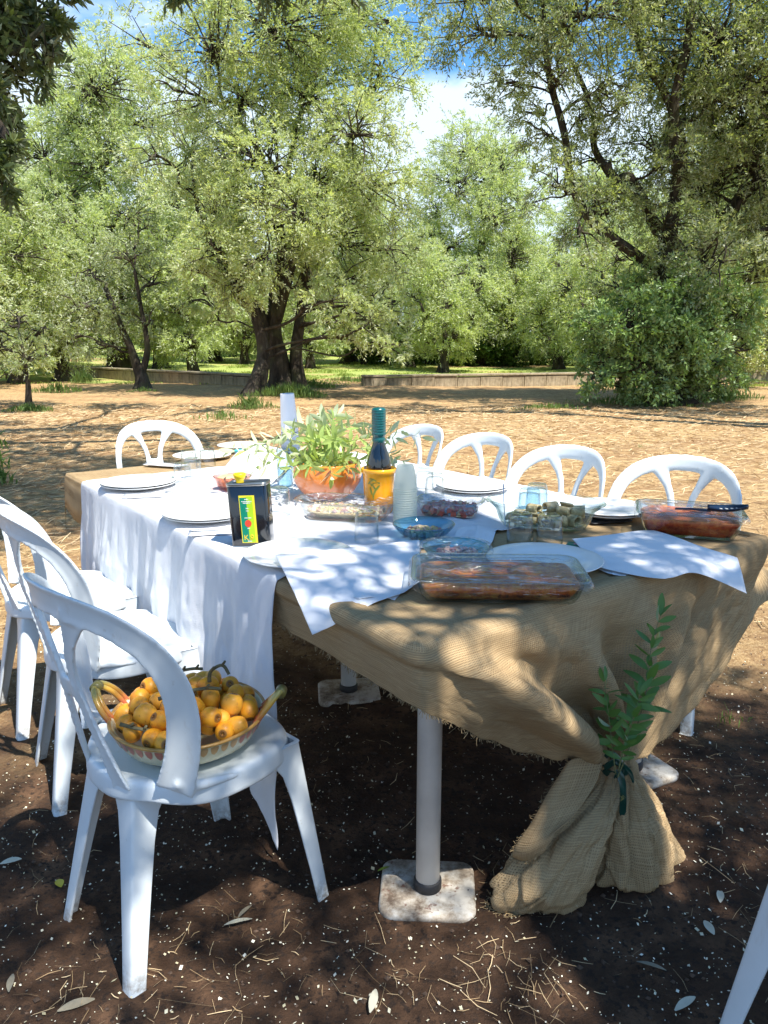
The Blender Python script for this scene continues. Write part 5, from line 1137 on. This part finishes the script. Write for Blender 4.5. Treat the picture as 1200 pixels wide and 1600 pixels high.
BAKE = mat_food('eggplant_bake', [(.36, (.02, .006, .006)), (.44, (.30, .035, .006)), (.51, (.62, .16, .012)), (.60, (.72, .36, .06)), (.70, (.16, .06, .03))], 50, zlayers=((.004, .046), [(0, (.02, .006, .008)), (.16, (.035, .012, .014)), (.24, (.50, .26, .05)), (.30, (.015, .008, .012)), (.46, (.02, .01, .014)), (.54, (.40, .06, .008)), (.74, (.70, .17, .015)), (.9, (.62, .24, .04)), (1, (.50, .16, .03))]))
ld = dish(775, 952, BZ, .190, .108, .035, .052, R(-3), 'baking_dish', 'long glass baking dish of eggplant bake, nearest on the burlap', 'dish', .022)
ld.location = at(776, 925, z=BZ)
food(ld, .180, .099, .03, .009, .043, BAKE, .011, 3, flare=.02); film(ld, .190, .108, .04, .056, 'crinkled cling film stretched over the nearest eggplant bake', 3, over=.018, drop=.022)
RED = mat_food('tomato_bake', [(.34, (.08, .006, .003)), (.45, (.40, .03, .006)), (.55, (.62, .12, .015)), (.66, (.70, .30, .07))], 46, zlayers=((.0, .055), [(0, (.10, .008, .004)), (.6, (.20, .015, .006)), (.8, (.34, .045, .012)), (1, (.56, .20, .06))]))
rd = dish(1075, 826, BZ, .145, .105, .035, .068, R(-17), 'baking_dish', 'square glass dish of red lasagna with a dark spoon, at the right corner', 'dish', .010)
rd.location = at(1074, 832, z=BZ)
food(rd, .137, .097, .03, .009, .052, RED, .016, 5, flare=.02); film(rd, .145, .105, .04, .072, 'loose cling film over the red lasagna dish', 6, drop=.015, sag=.006)
sp = thing('serving_spoon', 'dark blue slotted serving spoon lying in the red lasagna dish', 'spoon', at(1074, 832, z=BZ)+Vector((.02, -.03, .070)), R(-22))
NAVY = mat_simple('navy_plastic', (.006, .02, .05), .3, .2); A, B = np.meshgrid(np.linspace(0, 1, 16), np.linspace(-1, 1, 9)); wd = .034*np.sin(np.pi*np.clip(A*.85+.12, 0, 1))**.6
o = MB().add(np.stack([.02+A*.11, B*wd, .012*B**2+.006*(A*2-1)**2+.004+A*.012], -1).reshape(-1, 3), gridfaces(*A.shape)).obj('spoon_head', NAVY, sp); solid(o, .003)
for k in range(4):
    x = .06+.015*k; o = MB().add(*rloft(.0035, .017, .0034, [(0, 0), (0, .001)], 5, capt=True)).obj('slot', LW, sp); o.location = (x, 0, .0075+A.max()*(x-.02)/.11*.012+.002); o.rotation_euler.z = .3
MB().add(*tube(smooth_path([(.03, 0, .007), (-.02, .004, .008), (-.07, .01, .004)], 5), [.006]*11, 8, True, .6)).obj('handle', NAVY, sp)
# long salad dish
def chunks(par, a, b, z0, z1, n, size, mats, label, seed, name='chopped_salad'):
    g_ = np.random.default_rng(seed); mb = MB(); q = g_.uniform(-1, 1, (n*2, 2)); q = q[np.abs(q[:, 0])**3+np.abs(q[:, 1])**3 < 1][:n]
    for x, y in q:
        s_ = size*g_.uniform(.5, 1.2, 3); V, F = box(-s_[0]/2, s_[0]/2, -s_[1]/2, s_[1]/2, -s_[2]/2, s_[2]/2); V += g_.normal(0, size*.08, V.shape)
        M = np.array(Quaternion(Vector(g_.normal(0, 1, 3)).normalized(), g_.uniform(0, 3)).to_matrix()); zz = z0+(z1-z0)*g_.uniform(.2, 1)*(1-.5*(x*x+y*y)*.6); mb.add(V @ M.T+np.array([x*a, y*b, zz]), F)
    o = mb.obj(name, mats, None, False); o.location = par.location; o.rotation_euler = par.rotation_euler; return tag(o, label, 'food', None, 'stuff')
def mat_mix(name, stops, rough=.45):
    m = NB(name, rough); g = m.node('ShaderNodeNewGeometry'); r = m.ramp(g.outputs['Random Per Island'], stops); m.t.nodes[-1].color_ramp.interpolation = 'CONSTANT'; m.col(m.mix(m.math('MULTIPLY', m.noise(80, 3), .4), r, (.35, .25, .14))); return m.m
SAL1 = mat_mix('salad_pieces', [(0, (.62, .50, .26)), (.3, (.70, .60, .32)), (.5, (.44, .24, .15)), (.65, (.52, .52, .20)), (.8, (.72, .62, .50)), (.92, (.50, .28, .28))])
d1 = dish(540, 806, TZ, .155, .085, .07, .055, R(-14), 'glass_dish', 'oval glass dish of mixed salad between the oil can and the orange pot', 'dish', .012, GLASS); d1.location = at(541, 809, z=TZ)
food(d1, .130, .062, .055, .008, .026, mat_food('salad_base', [(.3, (.25, .15, .08)), (.6, (.50, .42, .22)), (.8, (.55, .40, .35))], 60), .004, 2, flare=.03); chunks(d1, .125, .055, .024, .036, 420, .012, SAL1, 'chopped mixed salad in the oval glass dish', 5)
film(d1, .155, .085, .08, .058, 'cling film over the oval salad dish', 8, sag=.014)
SAL2 = mat_mix('tomato_salad_pieces', [(0, (.55, .07, .04)), (.45, (.66, .16, .10)), (.6, (.60, .40, .20)), (.75, (.62, .22, .16)), (.9, (.20, .38, .50))])
d2 = dish(703, 803, TZ, .105, .07, .045, .048, R(-16), 'glass_dish', 'small glass dish of tomato salad behind the blue bowls', 'dish', .0, GLASS); d2.location = at(703, 805, z=TZ)
chunks(d2, .085, .055, .010, .040, 300, .015, SAL2, 'chopped tomato salad in the small glass dish', 6); film(d2, .105, .07, .05, .051, 'cling film over the tomato salad dish', 9, sag=.008)
def round_bowl(px, py, z, r, h, name, label, mat, seg=44, rib=0):
    t_ = thing(name, label, 'bowl', at(px, py, z=z))
    pr = [(0, 0), (r*.5, 0), (r*.55, .003), (r*.78, h*.35), (r*.93, h*.78), (r, h), (r*1.015, h+.003), (r*.99, h+.005), (r*.95, h-.002), (r*.88, h*.75), (r*.73, h*.35), (r*.5, .007), (0, .006)]
    V, *F = lathe(pr, seg, capb=False)
    if rib: th = np.arctan2(V[:, 1], V[:, 0]); k = 1+rib*np.cos(th*22)*(V[:, 2] > h*.3); V[:, 0] *= k; V[:, 1] *= k
    MB().add(V, *F).obj('glass_wall', mat, t_); return t_
BLG = mat_glass('blue_glass', (.55, .80, .90), (.15, .42, .55), gmin=.08); TQG = mat_glass('turquoise_glass', (.55, .85, .88), (.08, .45, .52), gmin=.1)
r1 = round_bowl(662, 838, TZ, .092, .036, 'glass_bowl', 'shallow blue glass bowl of olives, in front of the tomato salad', BLG)
chunks(r1, .055, .05, .008, .020, 110, .012, mat_mix('antipasti', [(0, (.45, .38, .18)), (.4, (.55, .45, .30)), (.6, (.30, .14, .16)), (.8, (.5, .34, .30))]), 'chopped antipasti in the blue glass bowl', 7, 'antipasti')
r2 = round_bowl(712, 873, TZ-.003, .088, .032, 'glass_bowl', 'turquoise ribbed glass bowl under cling film, behind the eggplant bake', TQG, 66, .02)
chunks(r2, .055, .05, .008, .018, 110, .013, mat_mix('cold_cuts', [(0, (.45, .20, .20)), (.4, (.60, .45, .40)), (.7, (.40, .14, .18)), (.85, (.65, .55, .45))]), 'sliced cold cuts in the turquoise bowl', 8, 'cold_cuts')
film(r2, .085, .085, .084, .034, 'cling film over the turquoise bowl', 10, over=.013, drop=.012)
bw = dish(850, 830, TZ, .160, .095, .085, .075, R(-13), 'glass_bowl', 'wide oval clear glass bowl of rolled eggplant with a spoon handle sticking out', 'bowl', .014, DISHG, .03); bw.location = at(850, 822, z=TZ)
ROLL = mat_food('eggplant_roll', [(.35, (.30, .22, .10)), (.55, (.52, .42, .22)), (.7, (.62, .54, .34))], 60, .5); r0_ = None; k = 0
for (x, y, z, a) in ((-.09, -.035, .03, .3), (-.045, -.05, .03, 1.3), (.0, -.045, .03, .1), (.045, -.05, .03, 1.5), (.09, -.03, .03, .5), (-.07, .02, .03, 1.1), (-.02, .015, .03, .2), (.03, .02, .03, 1.2), (.08, .025, .03, .1), (.06, -.01, .058, .8), (-.03, -.015, .058, .3), (.015, .03, .058, 2.0), (.1, 0, .055, 1.4)):
    if r0_ is None:
        P0 = [(math.cos(q)*(.006+.0022*q), 0, math.sin(q)*(.006+.0022*q)) for q in np.linspace(0, 4.2*math.pi/2, 26)]; P0 = np.array(P0); V = np.stack([P0+np.array([0, y_, 0]) for y_ in np.linspace(-.022, .022, 5)], 0); mb = MB().add(V.reshape(-1, 3), gridfaces(5, 26)); r0_ = mb.obj('eggplant_roll', ROLL); solid(r0_, .005); o = r0_
    else: o = r0_.copy(); COL.objects.link(o)
    c, s_ = math.cos(bw.rotation_euler.z), math.sin(bw.rotation_euler.z); o.location = bw.location+Vector((x*c-y*s_, x*s_+y*c, z)); o.rotation_euler = (rng.uniform(-.3, .3), rng.uniform(0, 6), a); tag(o, 'pale rolled eggplant slice in the wide clear glass bowl', 'food', 'eggplant rolls in the glass bowl')
ss = thing('spoon', 'light blue plastic spoon standing in the wide clear glass bowl', 'spoon', at(785, 812, z=TZ+.03))
BLP = mat_simple('light_blue_plastic', (.35, .50, .68), .3, .1); MB().add(*tube(smooth_path([(.01, 0, -.02), (.004, 0, .04), (.0, 0, .09), (-.001, 0, .112)], 5), np.interp(np.linspace(0, 1, 16), [0, .6, .85, 1], [.003, .003, .006, .004]), 8, True, .4)).obj('handle', BLP, ss)
# pink bowl
pk = thing('pink_bowl', 'small clear bowl with pinkish food under film, behind the oil can', 'bowl', at(364, 765, z=TZ)); MB().add(*lathe([(0, 0), (.045, 0), (.06, .02), (.072, .05), (.076, .055), (.072, .056), (.055, .02), (.04, .006), (0, .005)], 36, capb=False)).obj('bowl_wall', mat_glass('pink_glass', (.95, .78, .72), (.85, .45, .40), gmin=.05), pk)
MB().add(*lathe([(0, .008), (.052, .02), (.066, .046), (.05, .053), (0, .056)], 30, capb=False)).obj('filling', mat_food('peach_food', [(.3, (.70, .42, .22)), (.5, (.75, .50, .28)), (.7, (.72, .30, .24))], 30), pk)
# green packet
gp = thing('green_packet', 'small dark green packet poking out under the right paper sheet', 'packet', at(903, 856, z=BZ+.001), R(-25)); o = MB().add(*rloft(.032, .020, .004, [(-.002, 0), (0, .003), (0, .009), (-.002, .011)], 4, capt=True)).obj('body', mat_simple('green_card', (.01, .16, .08), .35, .2), gp)
o = MB().add(*rloft(.012, .008, .003, [(0, .0112), (0, .0114)], 4, capt=True)).obj('pink_print', mat_simple('pink_print', (.65, .3, .32), .4), gp)
# dark sheet in place of the shade under the right plates
single(MB().add(*rloft(.075, .05, .01, [(0, 0), (0, .004)], 5, capt=True)), 'plate_shade', RUBBER, 'dark sheet put in as the shade under the plates behind the red lasagna dish', 'mat', at(945, 812, z=T+.008), .3)

# ------------------------------------------------------------------ bowl of loquats on the near chair
SZ = gz(-.461, 1.603)-.004+.4455
fb = thing('fruit_bowl', 'painted cream bowl with twisted orange handles, full of loquats, on the near chair', 'bowl', at(295, 1120, z=SZ+.055), R(-3)); fb.location.z = SZ-.004
def mat_cream():
    m = NB('cream_glaze', .2, .5); m.col(m.mix(m.ramp(m.noise(20, 4), [(.4, 0), (.7, 1)]), (.66, .60, .36), (.74, .70, .50))); m.b.inputs['Coat Weight'].default_value = .3; return m.m
R0 = .168; H0 = .068
prf = [(0, 0), (.105, 0), (.114, .003), (.144, .022), (.159, .045), (R0, H0), (R0+.003, H0+.004), (R0-.001, H0+.006), (R0-.009, H0+.001), (.147, .042), (.10, .012), (0, .010)]
MB().add(*lathe(prf, 72, capb=False)).obj('body', mat_cream(), fb)
RIM = mat_simple('ochre_rim', (.60, .32, .08), .3, .4, 40); MB().add(*lathe([(R0+.0015, H0), (R0+.0042, H0+.0035), (R0+.002, H0+.0068), (R0-.002, H0+.007), (R0-.004, H0+.005)], 72, capb=False)).obj('painted_rim', RIM, fb)
mo = [MB(), MB()]
for k in range(46):
    a = k*2*math.pi/46; pts = []
    for x, q in ((-.0085, 0), (-.0085, .35), (-.006, .75), (0, 1.0), (.006, .75), (.0085, .35), (.0085, 0)):
        z = H0-.002-q*.022; rr_ = np.interp(z, [.022, .045, H0], [.144, .159, R0])+.0012; pts.append((rr_*math.cos(a+x/R0), rr_*math.sin(a+x/R0), z))
    mo[(k//6) % 2].add(np.array(pts), np.array([list(range(7))]))
tag(mo[0].obj('ochre_petals', mat_simple('petal_ochre', (.58, .34, .12), .3, .3, 40), fb, False), kind='stuff'); tag(mo[1].obj('pink_petals', mat_simple('petal_pink', (.52, .17, .10), .3, .3, 40), fb, False), kind='stuff')
HM = NB('handle_glaze', .25); _z = HM.node('ShaderNodeSeparateXYZ'); HM.L(HM.tc.outputs['Object'], _z.inputs[0]); HM.col(HM.ramp(HM.math('ADD', HM.rangev(_z.outputs[2], .045, .125, 0, 1, False), HM.math('MULTIPLY', HM.math('SUBTRACT', HM.noise(30, 3), .5), .3)), [(.0, (.40, .03, .05)), (.3, (.52, .10, .07)), (.5, (.58, .26, .05)), (.85, (.60, .36, .06)), (1, (.35, .30, .09))]))
for sgn in (-1, 1):
    h = None
    for dy in (-.008, .008):
        path = [(sgn*(R0-.012), -.042+dy, H0-.006), (sgn*(R0+.012), -.038+dy, H0+.028), (sgn*(R0+.034), -.014+dy, H0+.056), (sgn*(R0+.036), .016+dy, H0+.056), (sgn*(R0+.014), .040+dy, H0+.030), (sgn*(R0-.012), .045+dy, H0-.004)]
        if sgn > 0: path = [(sgn*(R0-.012), -.020+dy*1.3, H0-.006), (sgn*(R0+.006), -.018+dy*1.3, H0+.018), (sgn*(R0+.036), -.008+dy, H0+.056), (sgn*(R0+.042), .012+dy, H0+.058), (sgn*(R0+.016), .032+dy, H0+.026), (sgn*(R0-.012), .040+dy, H0-.004)]
        o = MB().add(*tube(smooth_path(path, 7), .0062, 12)).obj('handle', HM.m, fb)
    bx = sgn*(R0+(.037 if sgn < 0 else .042)); MB().add(*tube([(bx-.004, .0, H0+.0575), (bx+.004, 0, H0+.0585)] if False else [(bx, -.010, H0+.057), (bx, .010, H0+.058)], .0125, 14)).obj('handle_band', mat_simple('olive_band', (.20, .18, .05), .35, .3), fb)
def mat_loquat():
    m = NB('loquat_skin', .42, .4); oi = m.node('ShaderNodeObjectInfo'); n = m.noise(22, 5, .6)
    c = m.ramp(n, [(.3, (.80, .37, .02)), (.5, (.74, .29, .012)), (.72, (.50, .16, .02))]); c = m.mix(m.math('MULTIPLY', oi.outputs['Random'], .6), c, (.78, .42, .06))
    c = m.mix(m.ramp(m.noise(38, 5, .7, sc=(1, 1, .6)), [(.57, 0), (.70, .6)]), c, (.26, .10, .03)); c = m.mix(m.ramp(m.noise(150, 2), [(.66, 0), (.72, .6)]), c, (.25, .10, .03))
    z = m.node('ShaderNodeSeparateXYZ'); m.L(m.tc.outputs['Object'], z.inputs[0]); c = m.mix(m.math('MULTIPLY', m.rangev(z.outputs[2], .0222, .0236), .8), c, (.10, .045, .02)); m.col(c)
    m.b.inputs['Subsurface Weight'].default_value = .12; m.b.inputs['Subsurface Radius'].default_value = (.01, .004, .001); m.bump(m.noise(60, 4), .12, .003); return m.m
LQ = mat_loquat(); lq = MB(); pr = [(0, -.026), (.010, -.0255), (.019, -.019), (.0235, -.006), (.0238, .004), (.0205, .015), (.013, .0218), (.007, .0237), (.0045, .0233), (.0028, .0205), (0, .0195)]
lqo = lq.add(*lathe(smooth_path([np.array([a, b, 0]) for a, b in pr], 3)[:, :2], 26, wob=.02, capb=False)).obj('loquat', LQ)
cal = MB(); 
for k in range(5):
    a = k*1.2566; cal.add(np.array([(.003*math.cos(a-.5), .003*math.sin(a-.5), .0228), (.0062*math.cos(a), .0062*math.sin(a), .0246), (.003*math.cos(a+.5), .003*math.sin(a+.5), .0228), (.001*math.cos(a), .001*math.sin(a), .0205)]), np.array([[0, 1, 2, 3]]))
CAL = mat_simple('calyx_brown', (.07, .035, .018), .8, .4, 50); co = cal.obj('calyx', CAL, lqo, False)
g_ = np.random.default_rng(33); spots = []
for ring, n, z in ((.134, 17, .060), (.092, 12, .064), (.042, 6, .066), (.0, 1, .068), (.104, 13, .088), (.056, 7, .093), (.0, 1, .100), (.03, 0, .128)):
    for k in range(n):
        a = k*2*math.pi/n+g_.uniform(-.15, .15)+ring*30; spots.append((ring*math.cos(a)+g_.normal(0, .003), ring*math.sin(a)+g_.normal(0, .003), z+.014+g_.normal(0, .002)))
cz, sz_ = math.cos(fb.rotation_euler.z), math.sin(fb.rotation_euler.z)
for k, (x, y, z) in enumerate(spots):
    if k == 0: o = lqo; c = co
    else:
        o = lqo.copy(); COL.objects.link(o); c = co.copy(); COL.objects.link(c); c.parent = o
    o.location = Vector(fb.location)+Vector((x*cz-y*sz_, x*sz_+y*cz, z)); s_ = g_.uniform(.80, 1.04); o.scale = (s_, s_, s_*g_.uniform(.95, 1.08))
    d = Vector((g_.normal(0, 1), g_.normal(-.5, .9), g_.normal(.1, .7))).normalized(); o.rotation_mode = 'QUATERNION'; o.rotation_quaternion = d.to_track_quat('Z', 'Y')
    tag(o, 'ripe orange loquat heaped in the painted bowl on the near chair', 'fruit', 'loquats in the painted bowl')
TW_ = mat_simple('loquat_twig', (.16, .14, .07), .85, .4, 60, .4)
def tw(pts, label, r=.0042):
    P0 = smooth_path([np.array(p, float) for p in pts], 5); t_ = thing('loquat_twig', label, 'twig', Vector(fb.location)+Vector((0, 0, .012))); MB().add(*knotty(P0, np.linspace(r, r*.8, len(P0)), 8, np.random.default_rng(1), .25)).obj('stalk', TW_, t_)
    for q in (len(P0)//3, len(P0)*2//3): MB().add(*tube([P0[q], P0[q]+np.array([.008, -.006, .012])], [r*.8, r*.6], 6)).obj('stub', TW_, t_)
tw([(-.045, -.065, .122), (0, -.05, .130), (.05, -.03, .130), (.08, -.02, .124)], 'longest green brown loquat twig lying across the top of the fruit'); tw([(.045, .02, .122), (.05, .02, .148), (.075, .025, .160), (.09, .02, .140)], 'bent loquat twig sticking up from the middle of the fruit'); tw([(-.05, .07, .122), (-.01, .07, .130), (.02, .065, .133)], 'short thick loquat twig at the back of the fruit'); tw([(-.115, -.105, .085), (-.075, -.115, .080), (-.05, -.118, .078)], 'grey loquat twig at the front rim of the fruit bowl')
# crumbs on the second chair's seat and fallen leaves
mb = MB(); g_ = np.random.default_rng(9); n = 90; cx, cy = chairs[1][1], chairs[1][2]; zc_ = gz(cx, cy)-.004+.4375
for i in range(n):
    x, y = cx+g_.normal(0, .075), cy+g_.normal(-.02, .06); a = g_.uniform(0, 6); l = g_.uniform(.001, .004); mb.add(np.array([(x, y, zc_+.002), (x+math.cos(a)*l, y+math.sin(a)*l, zc_+.002), (x+math.cos(a+1)*l, y+math.sin(a+1)*l, zc_+.004)]), np.array([[0, 1, 2]]))
tag(mb.obj('seat_crumbs', PETAL, smooth=False), kind='stuff')
DRY = mat_simple('dry_leaf', (.30, .26, .18), .8, .4, 30); PALE = mat_simple('pale_dry_leaf', (.58, .55, .42), .7, .2, 30); YL = mat_simple('yellow_leaf', (.60, .48, .03), .5, .2, 30); GL = mat_simple('fresh_fallen_leaf', (.22, .30, .04), .5, .2, 30)
def fleaf(px, py, mat, rz, L_, label, wd=.28):
    me = leaf_me(L_, L_*wd, .15); me.materials.clear(); p = at(px, py, z=.0); p.z = gz(p.x, p.y)+.009; o = link('fallen_leaf', me, None, mat); o.location = p; o.rotation_euler = (R(6), R(rng.uniform(-15, 15)), rz); tag(o, label, 'leaf', 'leaves fallen on the ground')
for a in ((96, 1392, YL, .6, .035, 'small yellow leaf on the soil left of the near chair leg', .6), (590, 1370/1, GL, -1.0, .035, 'thin yellow green leaf on the soil between the near chair and the table leg', .25), (35, 1352, PALE, 1.9, .05, 'pale dry leaf at the left edge of the picture', .4), (350, 1445, PALE, -1.2, .065, 'curled pale olive leaf on the soil right of the near chair leg', .22), (372, 1432, DRY, -.5, .05, 'grey olive leaf next to the curled pale one', .3),
          (90, 1585, DRY, -1.1, .07, 'brown leaf at the bottom left edge', .3), (578, 1585, PALE, -.2, .06, 'pale upright leaf at the bottom edge in the middle', .3), (1115, 1470, PALE, .1, .045, 'white and brown leaf on the soil near the bottom right', .4), (1040, 1530, DRY, 1.1, .06, 'grey dry leaf on the soil at lower right', .25), (1085, 1570, PALE, 2.1, .06, 'long pale leaf near the splayed chair leg', .3), (1125, 1415, PALE, -.4, .05, 'cream leaf lying at the right below the burlap', .35), (1000, 1160, PALE, 1.8, .055, 'silver olive leaf on dark soil right of the burlap', .25), (1048, 1310, DRY, 1.2, .07, 'dull leaf beside the burlap tail', .3), (15, 1560, DRY, .3, .05, 'small brown leaf in the bottom left corner', .3)):
    fleaf(*a)
